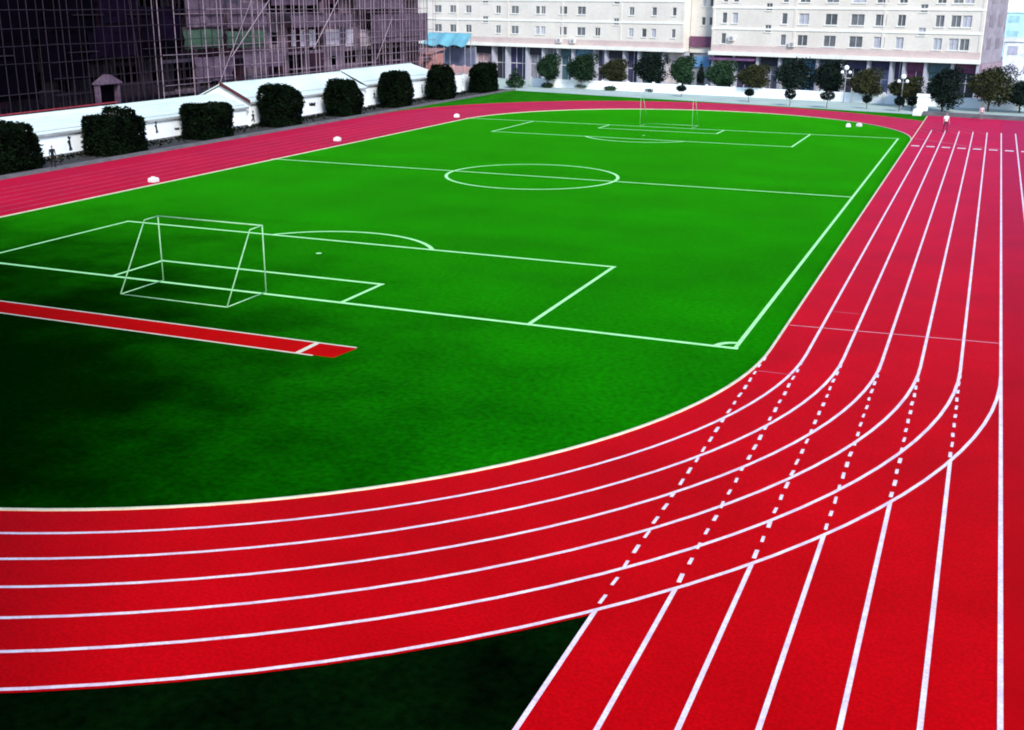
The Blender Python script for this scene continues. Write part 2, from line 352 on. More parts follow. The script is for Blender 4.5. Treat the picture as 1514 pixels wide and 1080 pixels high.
for yg, s in ((Y1, 1), (Y2, -1)):
    for a, d in ((PA, PD), (GA, GD)):
        nm = 'penalty_area_line' if a == PA else 'goal_area_line'
        for sx in (-1, 1): pl(nm, [(XM+sx*a, yg), (XM+sx*a, yg+s*(d+PW/2))], ZP, .17)
        pl(nm, [(XM-a-PW/2, yg+s*d), (XM+a+PW/2, yg+s*d)], ZP+0.004)
    sp = yg+s*7.6; k = math.degrees(math.asin((PD-7.6)/5.35))
    pts = arc(XM, sp, 5.35, k, 180-k, 40) if s > 0 else arc(XM, sp, 5.35, 180+k, 360-k, 40)
    pl('penalty_arc', pts, ZP+0.008)
    spot = arc(XM, sp, 0.14, 0, 360, 16)[:-1]; sheet('penalty_spot', spot, ZP+0.008, M_PITCH, turf)
pl('corner_arc', arc(XR, Y1, 0.66, 90, 180, 14), ZP+0.008)

# ---- long jump runway on the turf
rw = sheet('long_jump_runway', [(-45, 31.38), (-13.25, 31.38), (-13.05, 32.65), (-45, 32.65)], 0.006, M_RUNWAY, kind='structure',
           label='narrow red runway strip laid across the turf behind the goal', cat='runway')
band('edge_line', [(-45, 32.70), (-13.1, 32.70)], 0.10, 0.010, M_CREAM, rw)
band('edge_line', [(-45, 31.33), (-14.0, 31.33)], 0.10, 0.010, M_CREAM, rw)
band('takeoff_board', [(-14.62, 31.3), (-14.62, 32.66)], 0.2, 0.014, M_CREAM, rw)

# ---- left edge: concrete edging, planted bed
G().box(-54.15, -53.45, 30, 147, -0.05, 0.12).obj('concrete_edging', M_KERB, kind='structure', label='low concrete edging along the back straight', cat='edging')
sheet('planting_bed', [(-54.15, 30), (-54.15, 147), (-70, 152), (-70, 30)], 0.03, M_SOIL, kind='structure', label='dark soil bed between the track edging and the sheds', cat='soil')
# ---- far pavement and stepped kerb
sheet('pavement', [(-66, 149.2), (-0.02, 133.7), (40, 124.5), (60, 158), (-66, 182)], -0.02, M_PAVE, kind='structure', label='pale concrete pavement behind the far bend', cat='pavement')
g = G()
for k, (dz, dy) in enumerate(((0.16, 0.0), (0.34, 0.5))):
    a = 130.4+dy; g.add([(-0.6, a+2.5, -0.05), (14, a-0.6, -0.05), (14, a+1.2-0.6, -0.05), (-0.6, a+3.7, -0.05),
                         (-0.6, a+2.5, dz), (14, a-0.6, dz), (14, a+0.6, dz), (-0.6, a+3.7, dz)],
                        [(3,2,1,0),(4,5,6,7),(0,1,5,4),(1,2,6,5),(2,3,7,6),(3,0,4,7)])
g.obj('stepped_kerb', M_KERB, kind='structure', label='grey stepped kerb closing the end of the sprint straight', cat='kerb')

# ================================================================== THINGS
# ---- football goals
def make_goal(label, r=0.025):
    t = empty('football_goal', (XM, Y1, 0), label, 'goal')
    W2, H, DT, DB = 2.55, 2.76, 0.85, 2.65
    for s in (-1, 1):
        G().tube((s*W2, 0, 0), (s*W2, 0, H), r).obj('post', M_STEEL, t, local=True, smooth=True)
        G().tube((s*W2, 0, H), (s*W2, -DT, H-0.02), r*.9).obj('top_stay', M_STEEL, t, local=True, smooth=True)
        G().tube((s*W2, -DT, H-0.02), (s*W2, -DB, 0.04), r).obj('back_stay', M_STEEL, t, local=True, smooth=True)
        G().tube((s*W2, 0, 0.04), (s*W2, -DB, 0.04), r*.9).obj('base_bar', M_STEEL, t, local=True, smooth=True)
    G().tube((-W2-r, 0, H), (W2+r, 0, H), r*1.1).obj('crossbar', M_STEEL, t, local=True, smooth=True)
    G().tube((-W2, -DB, 0.04), (W2, -DB, 0.04), r*.9).obj('rear_base_bar', M_STEEL, t, local=True, smooth=True)
    return t
goal = make_goal('netless tubular football goal frame beside the red runway strip')
goal.location = (-22.85, 38.0, 0)
g2 = make_goal('netless tubular football goal frame at the pitch end near the far bend', 0.017)
g2.location = (XM, Y2, 0); g2.rotation_euler = (0, 0, math.pi)

# ---- small white blocks along the turf edge
def block(base, wx, wy, h, label, group, rz=0.0):
    g = G(); b = 0.82
    v = [(-wx/2,-wy/2,0),(wx/2,-wy/2,0),(wx/2,wy/2,0),(-wx/2,wy/2,0)]
    v += [(x*1.0, y*1.0, h*.7) for x, y, _ in v[:4]]; v += [(x*b, y*b, h) for x, y, _ in v[:4]]
    f = [(3,2,1,0)]
    for k in (0, 4):
        f += [(k+i, k+(i+1) % 4, k+4+(i+1) % 4, k+4+i) for i in range(4)]
    f.append((8,9,10,11)); g.add(v, f)
    t = empty('marker_block', base, label, 'marker block', group, rz)
    g.obj('body', M_WBOX, t, local=True)
    G().box(-wx*.3, wx*.3, -0.03, 0.03, h+0.0, h+0.07).obj('handle', M_WBOX, t, local=True)
    return t
for q, n in (((231, 270), 0), ((502, 209), 1), ((678, 174), 2)):
    p = gnd(*q); block((p[0]-0.2, p[1], 0.02), 0.5, 0.5, 0.28, 'white block standing on the turf edge beside the back straight', 'white blocks along the back straight', 0.1*n)
for q, r in (((1254, 188), 0.2), ((1270, 187.3), -0.3)):
    p = gnd(*q); block((p[0], p[1], 0.01), 0.45, 0.4, 0.27, 'one of a pair of white blocks on turf inside the far bend', 'pair of white blocks by the far bend', r)
p = gnd(1364, 172); block((p[0]-.6, p[1]+.4, 0.0), 0.9, 0.6, 0.7, 'pale block where the grass verge meets the sprint straight', None)

# ---- sheds
def gable_shed(label, y0, y1, eave, ridge, xw=-58.0, xr=-61.1, xb=-64.4, hip=False, board=False, seams=4, base=0.0):
    t = empty('shed', (xr, y0, 0), label, 'shed')
    g = G(); g.prism([(xb+.1, base), (xw, base), (xw, eave), (xb+.1, eave)], 'y', y0, y1)
    if not hip:                                            # triangular gables
        g.prism([(xb+.1, eave), (xw, eave), (xr, ridge-0.1)], 'y', y0, y0+0.12); g.prism([(xb+.1, eave), (xw, eave), (xr, ridge-0.1)], 'y', y1-0.12, y1)
    g.obj('wall', M_SHEDW, t)
    ov = 0.16; xe = xw+ov; ze = eave-ov*(ridge-eave)/(xw-xr); th = 0.09
    ya, yb = y0-0.25, y1+0.25; yr = y1-2.2 if hip else yb
    g = G()
    g.add([(xe,ya,ze),(xe,yb,ze),(xr,yr,ridge),(xr,ya,ridge),(xe,ya,ze+th),(xe,yb,ze+th),(xr,yr,ridge+th),(xr,ya,ridge+th)],
          [(0,3,2,1),(4,5,6,7),(0,1,5,4),(1,2,6,5),(3,0,4,7),(2,3,7,6)])
    roof = g.obj('roof', M_SHEDR, t)
    g = G(); xq = xb-0.25; zq = eave-0.25*(ridge-eave)/(xr-xb)
    g.add([(xq,ya,zq),(xq,yb,zq),(xr,yr,ridge),(xr,ya,ridge),(xq,ya,zq+th),(xq,yb,zq+th),(xr,yr,ridge+th),(xr,ya,ridge+th)],
          [(1,2,3,0),(7,6,5,4),(4,5,1,0),(5,6,2,1),(7,4,0,3),(6,7,3,2)])
    g.obj('rear_roof', M_SHEDR, t)
    if hip:
        G().add([(xe,yb,ze),(xq,yb,zq),(xr,yr,ridge),(xe,yb,ze+th),(xq,yb,zq+th),(xr,yr,ridge+th)],
                [(0,1,2),(5,4,3),(0,3,4,1),(1,4,5,2),(2,5,3,0)]).obj('hip_roof', M_SHEDR, t)
    def seam(name, fr, w, h, m):                          # long batten lying on the front slope
        x = xe+(xr-xe)*fr; z = ze+(ridge-ze)*fr+th
        G().box(x-w, x+w, ya+.05, (yr if fr > .9 else yb-(yb-yr)*fr)-.05, z-0.03, z+h).obj(name, m, roof)
        roof_l = roof
    for k in range(seams):
        fr = (k+0.7)/(seams+0.4); x = xe+(xr-xe)*fr; z = ze+(ridge-ze)*fr+th
        yy = yb-(yb-yr)*fr
        o = G().box(x-0.03, x+0.03, ya+.05, yy-.05, z-0.02, z+0.035).obj('roof_batten', M_FASCIA if k == 0 else M_SHEDR, None)
        # a sub-part of the roof: same origin as its thing
        l = t.location; o.parent = roof
        for vtx in o.data.vertices: vtx.co -= l
    G().box(xe-0.02, xe+0.05, ya, yb, ze-0.10, ze+th-0.01).obj('fascia', M_FASCIA, t)
    G().box(xr-0.10, xr+0.10, ya, yr, ridge+th-0.03, ridge+th+0.05).obj('ridge_cap', M_SHEDR, t)
    G().box(xw, xw+0.06, y0, y1, base, base+0.22).obj('plinth', M_KERB, t)
    if board:
        g = G(); zz = 0.30
        g.add([(xe+.05,ya-.06,ze-.06),(xr,ya-.06,ridge-.06),(xr,ya-.06,ridge+zz),(xe+.05,ya-.06,ze+zz),
               (xe+.05,ya,ze-.06),(xr,ya,ridge-.06),(xr,ya,ridge+zz),(xe+.05,ya,ze+zz)],
              [(0,1,2,3),(7,6,5,4),(4,5,1,0),(5,6,2,1),(6,7,3,2),(7,4,0,3)])
        g.obj('verge_board', M_VERGEB, t)
    return t
sA = gable_shed('low long white shed with battened roof, lowest of the row', 40, 91.2, 1.82, 2.84, seams=5)
sB = gable_shed('white shed with dark red board along its roof end', 91.9, 113.6, 2.22, 3.72, board=True, seams=3)
sC = gable_shed('white shed with a hipped roof end beside the white boundary wall', 114.3, 133.2, 2.48, 3.86, hip=True, seams=3)
bw = empty('boundary_wall', (-58.3, 133.6, 0), 'plain white wall continuing from the hipped shed to the far corner', 'wall')
for k in range(4):
    y = 133.9+k*3.3
    G().box(-58.45, -58.25, y+.17, y+3.13, 0, 2.2).obj('panel', M_SHEDW, bw)
for k in range(5):
    y = 133.9+k*3.3; G().box(-58.5, -58.2, y-.15, y+.15, 0, 2.35).obj('pier', M_SHEDW, bw)
G().box(-58.52, -58.18, 133.7, 147.3, 2.352, 2.42).obj('coping', M_FASCIA, bw)

# painted athlete figures on the shed walls
def figure(thing, px, py, hpx, pose, xw=-58.0, length=None):
    c = on_x(px, py, xw); s = hpx*mpp(c)*1.12
    x = xw+0.008
    def quad(a, b, w):
        a = np.array(a); b = np.array(b); d = b-a; d = d/np.linalg.norm(d); n = np.array([-d[1], d[0]])*w/2
        return [a-n, b-n, b+n, a+n]
    g = G()
    P = {0: [((0,.18),(.05,-.12),.16),((.05,-.12),(.16,-.5),.10),((.05,-.12),(-.12,-.3),.10),((-.12,-.3),(-.28,-.38),.08),((.02,.15),(.2,.02),.07),((0,.15),(-.2,.05),.07)],
         1: [((-.05,.2),(0,-.15),.15),((0,-.15),(-.05,-.5),.10),((0,-.15),(.14,-.48),.10),((-.04,.17),(.12,.42),.07),((-.05,.17),(-.2,.05),.07)],
         2: [((-.35,.05),(.1,.0),.2),((.1,.0),(.5,.1),.13),((.1,.0),(.45,-.12),.12),((-.3,.05),(-.55,-.05),.10)]}[pose]
    H = {0: (.02, .36), 1: (-.06, .38), 2: (-.52, .12)}[pose]
    for a, b, wd in P:
        q = quad(a, b, wd*1.55); g.add([(x, c[1]+v[0]*s, c[2]+v[1]*s) for v in q], [(0,1,2,3)])
    g.add([(x+0.001, c[1]+(H[0]+.1*math.cos(t))*s, c[2]+(H[1]+.1*math.sin(t))*s) for t in np.linspace(0, 2*math.pi, 13)[:-1]], [tuple(range(12))])
    g.obj('painted_figure', M_BLACK, thing)
figure(sA, 103, 212, 18, 1); figure(sA, 231, 188, 15, 1); figure(sA, 262, 191, 9, 2); figure(sB, 374, 172, 15, 0)
figure(sB, 462, 155, 14, 2); figure(sC, 553, 140, 12, 0); figure(sC, 624, 131, 11, 1); figure(bw, 685, 122, 10, 1, xw=-58.25)

# ---- foliage
def leaf_mesh(name, pts, size, m, flat=0.35):
    n = len(pts); pts = np.asarray(pts)
    a = rng.normal(size=(n, 3)); a[:, 2] *= 0.6; a /= np.linalg.norm(a, axis=1, keepdims=True)
    b = np.cross(a, rng.normal(size=(n, 3))); b /= np.linalg.norm(b, axis=1, keepdims=True)
    s = size*rng.uniform(0.55, 1.35, (n, 1))
    v = np.stack([pts-a*s, pts+b*s*flat*1.3-a*s*.1, pts+a*s, pts-b*s*flat*1.3+a*s*.1], 1).reshape(-1, 3)
    me = bpy.data.meshes.new(name); idx = np.arange(n*4).reshape(-1, 4)
    me.from_pydata(v.tolist(), [], idx.tolist()); me.materials.append(m); me.update()
    return me
def lobes_points(lobes, n, shell=0.55):
    """points spread through ellipsoid lobes, denser toward the surface and in clumps"""
    vol = np.array([l[3]*l[4]*l[5] for l in lobes]); k = rng.choice(len(lobes), n, p=vol/vol.sum())
    L = np.array(lobes)[k]; d = rng.normal(size=(n, 3)); d /= np.linalg.norm(d, axis=1, keepdims=True)
    r = shell+(1-shell)*rng.random((n, 1))**0.6
    r *= 1+0.10*rng.normal(size=(n, 1))
    return L[:, :3]+d*r*L[:, 3:6]
def plant(name, base, lobes, n, size, m, label, cat, group, trunk=None, stems=1):
    t = empty(name, base, label, cat, group)
    me = leaf_mesh('crown', lobes if isinstance(lobes, np.ndarray) else lobes_points(lobes, n), size, m)
    link(bpy.data.objects.new('crown', me), t)
    if trunk:
        h, r = trunk; g = G()
        for k in range(stems):
            o = np.array([rng.uniform(-.25, .25), rng.uniform(-.25, .25), 0]) if stems > 1 else np.zeros(3)
            mid = o*1.4+np.array([rng.uniform(-.08, .08), rng.uniform(-.08, .08), h*.55]); top = o*1.8+np.array([rng.uniform(-.15, .15), rng.uniform(-.15, .15), h])
            g.tube(o, mid, r, r*.75, 7); g.tube(mid, top, r*.75, r*.45, 7)
            for q in range(4):
                an = rng.uniform(0, 6.28); e = top+np.array([math.cos(an)*.7, math.sin(an)*.7, rng.uniform(.3, .9)]); g.tube(top*.97+o*.03, e, r*.4, r*.15, 5)
        g.obj('trunk', M_BARK, t, local=True)
    return t
# big dark shrubs in front of the sheds: (x0,x1 of the foliage, y top, y of the foot)
SH = [(-38, 57, 183, 262), (133, 213, 163, 234), (276, 342, 150, 208), (388, 445, 123, 187), (485, 533, 119, 171), (563, 608, 105, 157), (634, 670, 98, 146), (694, 736, 95, 136)]
SHL = ['dark shrub clump before the low shed, farthest from the red roof board', 'wide dark shrub clump before the low shed between two painted figures', 'dark shrub clump at the end of the low shed next to the red roof board',
       'peaked dark shrub clump before the shed with the red roof board', 'dark shrub clump at the joint between the red boarded shed and hipped shed', 'dark shrub clump before the hipped shed beside a painted figure',
       'dark shrub clump covering the corner between hipped shed and plain white wall', 'dark shrub clump before the plain white boundary wall at the verge corner']
for k, (x0, x1, yt, yb) in enumerate(SH):
    c = gnd((x0+x1)/2, yb); c = np.array([-55.6, c[1]+0.4*0, 0]); c[1] = on_x((x0+x1)/2, yb, -55.6)[1]
    a = on_x(x0, yb, -55.6)[1]; b = on_x(x1, yb, -55.6)[1]
    # apparent width lies partly across the line of sight
    los = c-CAM; los /= np.linalg.norm(los[:2]); wm = (x1-x0)*mpp(c)
    ry = min(2.3, wm*0.50); rx = 1.45
    H = top_z((c[0]-0.3, c[1], 0), yt)
    n_ = 11000; nst = 7
    tops = H*rng.uniform(.80, .99, nst); tops[rng.integers(0, nst)] = H*1.03; tops[0] *= .95; tops[-1] *= .95
    q = rng.uniform(-1, 1, (n_, 3)); ax_ = rng.integers(0, 3, n_); sg = np.where(rng.random(n_) < .5, -1, 1)
    sg = np.where(ax_ == 2, 1, sg); q[np.arange(n_), ax_] = sg*(1-.22*rng.random(n_)**1.5)
    rr_ = np.maximum(1, (np.abs(q[:, 0])**5+np.abs(q[:, 1])**5+np.maximum(0, q[:, 2])**5)**.2); q[:, :2] /= rr_[:, None]; q[:, 2] = np.where(q[:, 2] > 0, q[:, 2]/rr_, q[:, 2])
    st_ = (q[:, 1]+1)/2*nst; k0 = np.clip(st_.astype(int), 0, nst-1); fr_ = np.abs(st_-k0-.5)*2
    tp = tops[k0]*(1-.09*fr_**2); zz_ = (q[:, 2]+1)/2
    bul = 1+.10*np.sin(zz_*7+k)+.06*rng.normal(size=n_)
    pts_ = np.stack([q[:, 0]*rx*bul*(.86+.14*np.sin(zz_*3)), q[:, 1]*ry*(1+.05*rng.normal(size=n_)), .06+zz_*tp*(1+.02*rng.normal(size=n_))], 1)
    ni = 6000; qi = rng.uniform(-1, 1, (ni, 3))
    ti = tops[np.clip(((qi[:, 1]+1)/2*nst).astype(int), 0, nst-1)]
    ins = np.stack([qi[:, 0]*rx*.8, qi[:, 1]*ry*.9, .05+(qi[:, 2]+1)/2*ti*.9], 1)
    lob = np.concatenate([pts_, ins])
    plant('shrub', (c[0], c[1], 0.03), lob, 9500, 0.14, M_LEAF_D, SHL[k], 'shrub', 'dark shrubs along the sheds', trunk=(H*.7, .07), stems=5)
# low ground cover under the shrubs
pts = []
for _ in range(2600):
    y = rng.uniform(52, 146); pts.append((-57.85+abs(rng.normal(0, 1.1)), y, 0.03+abs(rng.normal(0, .10))))
o = link(bpy.data.objects.new('ground_cover', leaf_mesh('ground_cover', pts, 0.16, M_LEAF_D)), None, 'low dark weeds along the foot of the white sheds', 'weeds', None, 'stuff')

# row of small trees on the far pavement: crown box in px and foot row
TR = [(794, 826, 80, 115, 130, 'G'), (838, 881, 80, 119, 131, 'G'), (887, 925, 88, 119, 132, 'O'), (937, 983, 78, 121, 133, 'B'), (990, 1023, 83, 122, 137, 'G'),
      (1043, 1084, 90, 125, 139, 'G'), (1090, 1132, 96, 127, 143, 'O'), (1144, 1198, 87, 130, 145, 'B'), (1201, 1245, 90, 133, 148, 'B'), (1256, 1298, 102, 139, 152, 'O'),
      (1314, 1357, 114, 144, 158, 'O'), (1370, 1415, 101, 158, 165, 'B'), (1431, 1490, 99, 151, 165, 'O'), (1484, 1530, 120, 155, 167, 'B')]
LM = {'G': M_LEAF_G, 'O': M_LEAF_O, 'B': M_LEAF_B}
TL = ['small green tree before a grey shopfront beside the cone shaped shrub', 'small green tree before the steel blue shop sign', 'small olive tree before a grey shop between two purple shopfronts',
      'small dark tree hiding the green shop sign', 'small green tree before the beige shopfront beside the slim conifer', 'small green tree at the yellow end of the purple awning', 'small olive tree under the purple awning',
      'small dark tree before the green shopfront', 'small dark tree between the blue shop sign and a globe lamp', 'small olive tree before the dark and lilac shopfronts beside a globe lamp', 'small olive tree behind a globe lamp before the maroon shopfront',
      'tall dark tree beside the white gate pier', 'large olive tree behind the person in a pale pink top', 'dark tree before the low pale grey building']
for tk, (x0, x1, yt, yc, yb, kd) in enumerate(TR):
    c = gnd((x0+x1)/2, yb); H = top_z(c, yt); Hc = top_z(c, yc); rw_ = (x1-x0)*mpp(c)/2*1.30; Hc *= .84
    lob = []; hc = (H-Hc)
    for j in range(9):
        an = j*2.4; rr = rw_*(0.15+0.42*((j*0.37) % 1)); zf = 0.22+0.6*((j*0.618) % 1)
        sh = 1.0-0.45*max(0, zf-0.5)
        lob.append((math.cos(an)*rr*sh, math.sin(an)*rr*sh, Hc+hc*zf, rw_*.50*sh, rw_*.50*sh, hc*.27))
    lob.append((0, 0, Hc+hc*.5, rw_*.7, rw_*.7, hc*.42)); lob.append((0.05, 0, H-hc*.16, rw_*.34, rw_*.34, hc*.17))
    plant('tree', (c[0], c[1], -0.02), lob, 6500, 0.155, LM[kd], TL[tk], 'tree', 'small trees along the pavement', trunk=(Hc+hc*.35, .11))
# clipped ball shrubs on stems, and low cushions, along the front of the pavement
BS = [(1007, 1000, 126, 135, 143), (1107, 1100, 131, 142, 151), (1167, 1159, 131, 147, 157), (1222, 1212, 134, 149, 160), (1281, 1275, 141, 152, 161), (1329, 1322, 143, 156, 165), (1347, 1340, 143, 157, 163)]
for (xc, x0, yt, yc, yb) in BS:
    c = gnd(xc, yb); H = top_z(c, yt); Hc = top_z(c, yc); r = (xc-x0)*mpp(c)
    plant('ball_shrub', (c[0], c[1], -0.02), [(0, 0, (H+Hc)/2, r, r, (H-Hc)/2)], 900, 0.11, M_LEAF_B, 'clipped round shrub on a thin stem along the pavement edge', 'shrub', 'ball shrubs along the pavement', trunk=(Hc+.1, .05))
CS = [(809, 800, 122, 130), (863, 850, 123, 131), (902, 893, 127, 134), (962, 953, 130, 136)]
for (xc, x0, yt, yb) in CS:
    c = gnd(xc, yb); H = top_z(c, yt); r = (xc-x0)*mpp(c)
    plant('cushion_shrub', (c[0], c[1], -0.02), [(0, 0, H*.45, r, r*.8, H*.5), (r*.3, 0, H*.4, r*.6, r*.6, H*.42)], 900, 0.11, M_LEAF_G, 'low spreading green shrub on the pale pavement by the verge', 'shrub', 'low shrubs on the pavement', trunk=(H*.5, .06))
c = gnd(762, 130); H = top_z(c, 100); r = 14*mpp(c)
plant('conical_shrub', (c[0], c[1], -0.02), [(0, 0, H*.25, r, r, H*.25), (0, 0, H*.5, r*.7, r*.7, H*.25), (0, 0, H*.8, r*.35, r*.35, H*.2)], 1800, 0.14, M_LEAF_G, 'green cone shaped shrub at the corner beside the white boundary wall', 'shrub', None, trunk=(H*.6, .07))
c = gnd(1035, 133); H = top_z(c, 91); r = 6*mpp(c)
plant('cypress', (c[0], c[1], -0.02), [(0, 0, H*.42, r, r, H*.2), (0, 0, H*.6, r*.7, r*.7, H*.2), (0, 0, H*.85, r*.35, r*.35, H*.15)], 1100, 0.12, M_LEAF_B, 'slim dark pointed conifer under the maroon banner', 'tree', None, trunk=(H*.5, .08))

# ---- low white perimeter wall behind the tree row
def along(px, py): p = gnd(px, py); return np.array([p[0], p[1]])
WA = along(785, 127.5); WB = along(1505, 163.5); wl = np.linalg.norm(WB-WA); wa = math.atan2(*(WB-WA)[::-1])
pw = empty('perimeter_wall', (WA[0], WA[1], 0), 'low white panelled wall behind the row of small pavement trees', 'wall', None, wa)
npan = 17; L1 = wl/npan
for k in range(npan):
    G().box(k*L1+.16, (k+1)*L1-.16, 0, .12, -0.02, 1.12).obj('panel', M_SHEDW, pw, local=True)
for k in range(npan+1):
    G().box(k*L1-.155, k*L1+.155, -.05, .2, -0.02, 1.3).obj('pier', M_BAND, pw, local=True)
c = gnd(1363, 165.5); H = top_z(c, 139)
t = empty('gate_pier', (c[0], c[1], -0.02), 'tall white square gate pier beside the end of the verge', 'pier')
G().box(-.55, .55, -.55, .55, 0, H-.25).obj('shaft', M_SHEDW, t, local=True); G().box(-.68, .68, -.68, .68, H-.248, H).obj('cap', M_BAND, t, local=True)
for (xc, yb, yt, lb) in ((1247, 152, 99, 'white globe street lamp between two dark pavement trees'), (1331, 160, 112, 'white globe street lamp before the maroon shopfront')):
    c = gnd(xc, yb); H = top_z(c, yt)
    t = empty('street_lamp', (c[0], c[1], -0.02), lb, 'street lamp')
    G().tube((0,0,0), (0,0,H-.3), .07, .045).obj('pole', M_GREYM, t, local=True); G().tube((0,0,0), (0,0,.4), .14, .09).obj('base', M_GREYM, t, local=True)
    G().ball((0,0,H-.1), .3).obj('globe', M_LAMP, t, local=True, smooth=True); G().tube((-.45,0,H-.75), (.45,0,H-.75), .03).obj('arm', M_GREYM, t, local=True)
    for s in (-1, 1): G().ball((s*.45,0,H-.62), .2).obj('globe', M_LAMP, t, local=True, smooth=True)

# ---- apartment blocks at the far end
P0 = np.array([-84.0, 173.5]); P1 = np.array([5.5, 150.0]); FA = math.atan2(*(P1-P0)[::-1]); FD = (P1-P0)/np.linalg.norm(P1-P0); FN = np.array([FD[1], -FD[0]])
def on_f(px, py, back=0.0):
    D = ray(px, py); t = ((np.array([*P0])-FN*back-CAM[:2])@FN)/(D[:2]@FN); p = CAM+t*D
    return float((p[:2]-P0)@FD), float(p[2])
def U(px, py=40): return on_f(px, py)[0]
def facade_mesh(u0, u1, z0, z1, holes, depth, v0=0.0, thick=9.0):
    """front wall with real window openings and reveals (local x=u, y=v into the block)"""
    us = sorted({u0, u1, *[h[0] for h in holes], *[h[1] for h in holes]}); zs = sorted({z0, z1, *[h[2] for h in holes], *[h[3] for h in holes]})
    g = G()
    for a, b in zip(us[:-1], us[1:]):
        run = None
        for c, d in zip(zs[:-1], zs[1:]):
            uc, zc = (a+b)/2, (c+d)/2
            hole = any(h[0] < uc < h[1] and h[2] < zc < h[3] for h in holes)
            if not hole:
                run = (run[0], d) if run else (c, d)
            if (hole or d == zs[-1]) and run:
                g.add([(a,v0,run[0]),(b,v0,run[0]),(b,v0,run[1]),(a,v0,run[1])], [(0,1,2,3)]); run = None
    for (a, b, c, d) in holes:
        v = v0+depth
        g.add([(a,v0,c),(b,v0,c),(b,v0,d),(a,v0,d),(a,v,c),(b,v,c),(b,v,d),(a,v,d)], [(0,4,5,1),(1,5,6,2),(2,6,7,3),(3,7,4,0)])
    e = v0+thick
    g.add([(u0,v0,z0),(u1,v0,z0),(u1,v0,z1),(u0,v0,z1),(u0,e,z0),(u1,e,z0),(u1,e,z1),(u0,e,z1)], [(1,5,6,2),(2,6,7,3),(3,7,4,0),(5,4,7,6)])
    return g
def window(t, a, b, c, d, v, mull=1, m=None):
    wn = G().box(a-.01, b+.01, v+.14, v+.17, c-.01, d+.01).obj('window', m or M_GLASS, t, local=True)
    g = G(); fw = .055
    g.box(a, b, v+.07, v+.137, c, c+fw); g.box(a, b, v+.07, v+.137, d-fw, d); g.box(a, a+fw, v+.07, v+.137, c+fw, d-fw); g.box(b-fw, b, v+.07, v+.137, c+fw, d-fw)
    for k in range(mull):
        x = a+(b-a)*(k+1)/(mull+1); g.box(x-fw/2, x+fw/2, v+.07, v+.137, c+fw, d-fw)
    g.obj('frame', M_FRAME, wn, local=True)
    G().box(a-.08, b+.08, v-.10, v+.05, c-.10, c-.012).obj('sill', M_BAND, wn, local=True)
def apartment(label, pxl, pxr, cols, stairs, rows, zc, ztop, back=0.0):
    """cols: px ranges with the rows they appear in; rows: name -> (z centre, height)"""
    u0, u1 = U(pxl), U(pxr)
    t = empty('apartment_block', (P0[0], P0[1], 0), label, 'apartment block', None, FA)
    holes = []; wins = []
    for (xa, xb, rws) in cols:
        a, b = U(xa), U(xb)
        for r in rws:
            z, h = rows[r]; holes.append((a, b, z-h/2, z+h/2)); wins.append((a, b, z-h/2, z+h/2, 2 if b-a > 2 else (1 if b-a > .8 else 0)))
    for (xa, xb, zl) in stairs:
        a, b = U(xa), U(xb)
        for z in zl: holes.append((a, b, z-.45, z+.45)); wins.append((a, b, z-.45, z+.45, 1))
    facade_mesh(u0, u1, zc, ztop, holes, .2, v0=back).obj('wall', M_APT, t, local=True)
    for (a, b, c, d, k) in wins: window(t, a, b, c, d, back, k, M_CURTAIN if rng.random() < .14 else None)
    return t, u0, u1
ZL = {'B': (7.3, 1.15), 'A': (10.2, 1.1), 'C': (13.1, 1.1), 'D': (16.0, 1.1)}
ALL = 'ABCD'
colsL = [(642, 653, ALL), (665, 676, ALL), (688.5, 697, ALL), (733, 740, ALL), (755.5, 766.6, ALL), (791.5, 797.5, ALL), (799.5, 806, ALL), (827, 838, ALL), (853, 865.4, ALL),
         (879.6, 887.5, 'BCD'), (929.5, 936.7, ALL), (949, 956, 'BCD'), (963, 970, ALL), (993, 999, ALL)]
tL, uL0, uL1 = apartment('long cream apartment block with grey windows above shopfronts, behind the cyan canopy', 604, 1012, colsL, [(713.5, 721.5, (8.75, 11.6, 14.5)), (907, 914.5, (8.75, 11.6, 14.5))], ZL, 4.9, 18.6)
ZR = {'B': (6.85, 1.35), 'A': (9.5, 1.35), 'C': (12.2, 1.35), 'D': (14.9, 1.35)}
colsR = [(1067, 1074, ALL), (1082, 1090, 'ACD'), (1155, 1163, ALL), (1180, 1195, ALL), (1219, 1237, ALL), (1257, 1277, ALL), (1293, 1310, ALL), (1326, 1338, ALL), (1382, 1395, ALL), (1405, 1420, ALL), (1421.5, 1436, ALL)]
tR, uR0, uR1 = apartment('cream apartment block with wide dark windows beside the mauve block', 1053, 1455, colsR, [(1131, 1140, (8.25, 10.95, 13.6)), (1358, 1369, (8.25, 10.95, 13.6))], ZR, 4.75, 17.6)
ZK = {'A': (9.0, 1.05), 'C': (11.45, 1.05), 'D': (13.9, 1.05)}
tK, uK0, uK1 = apartment('narrow recessed stair link with a maroon banner between the cream blocks', 1013, 1052, [(1028.6, 1034.3, 'ACD'), (1040, 1047, 'ACD')], [], ZK, 4.8, 16.9, back=1.6)
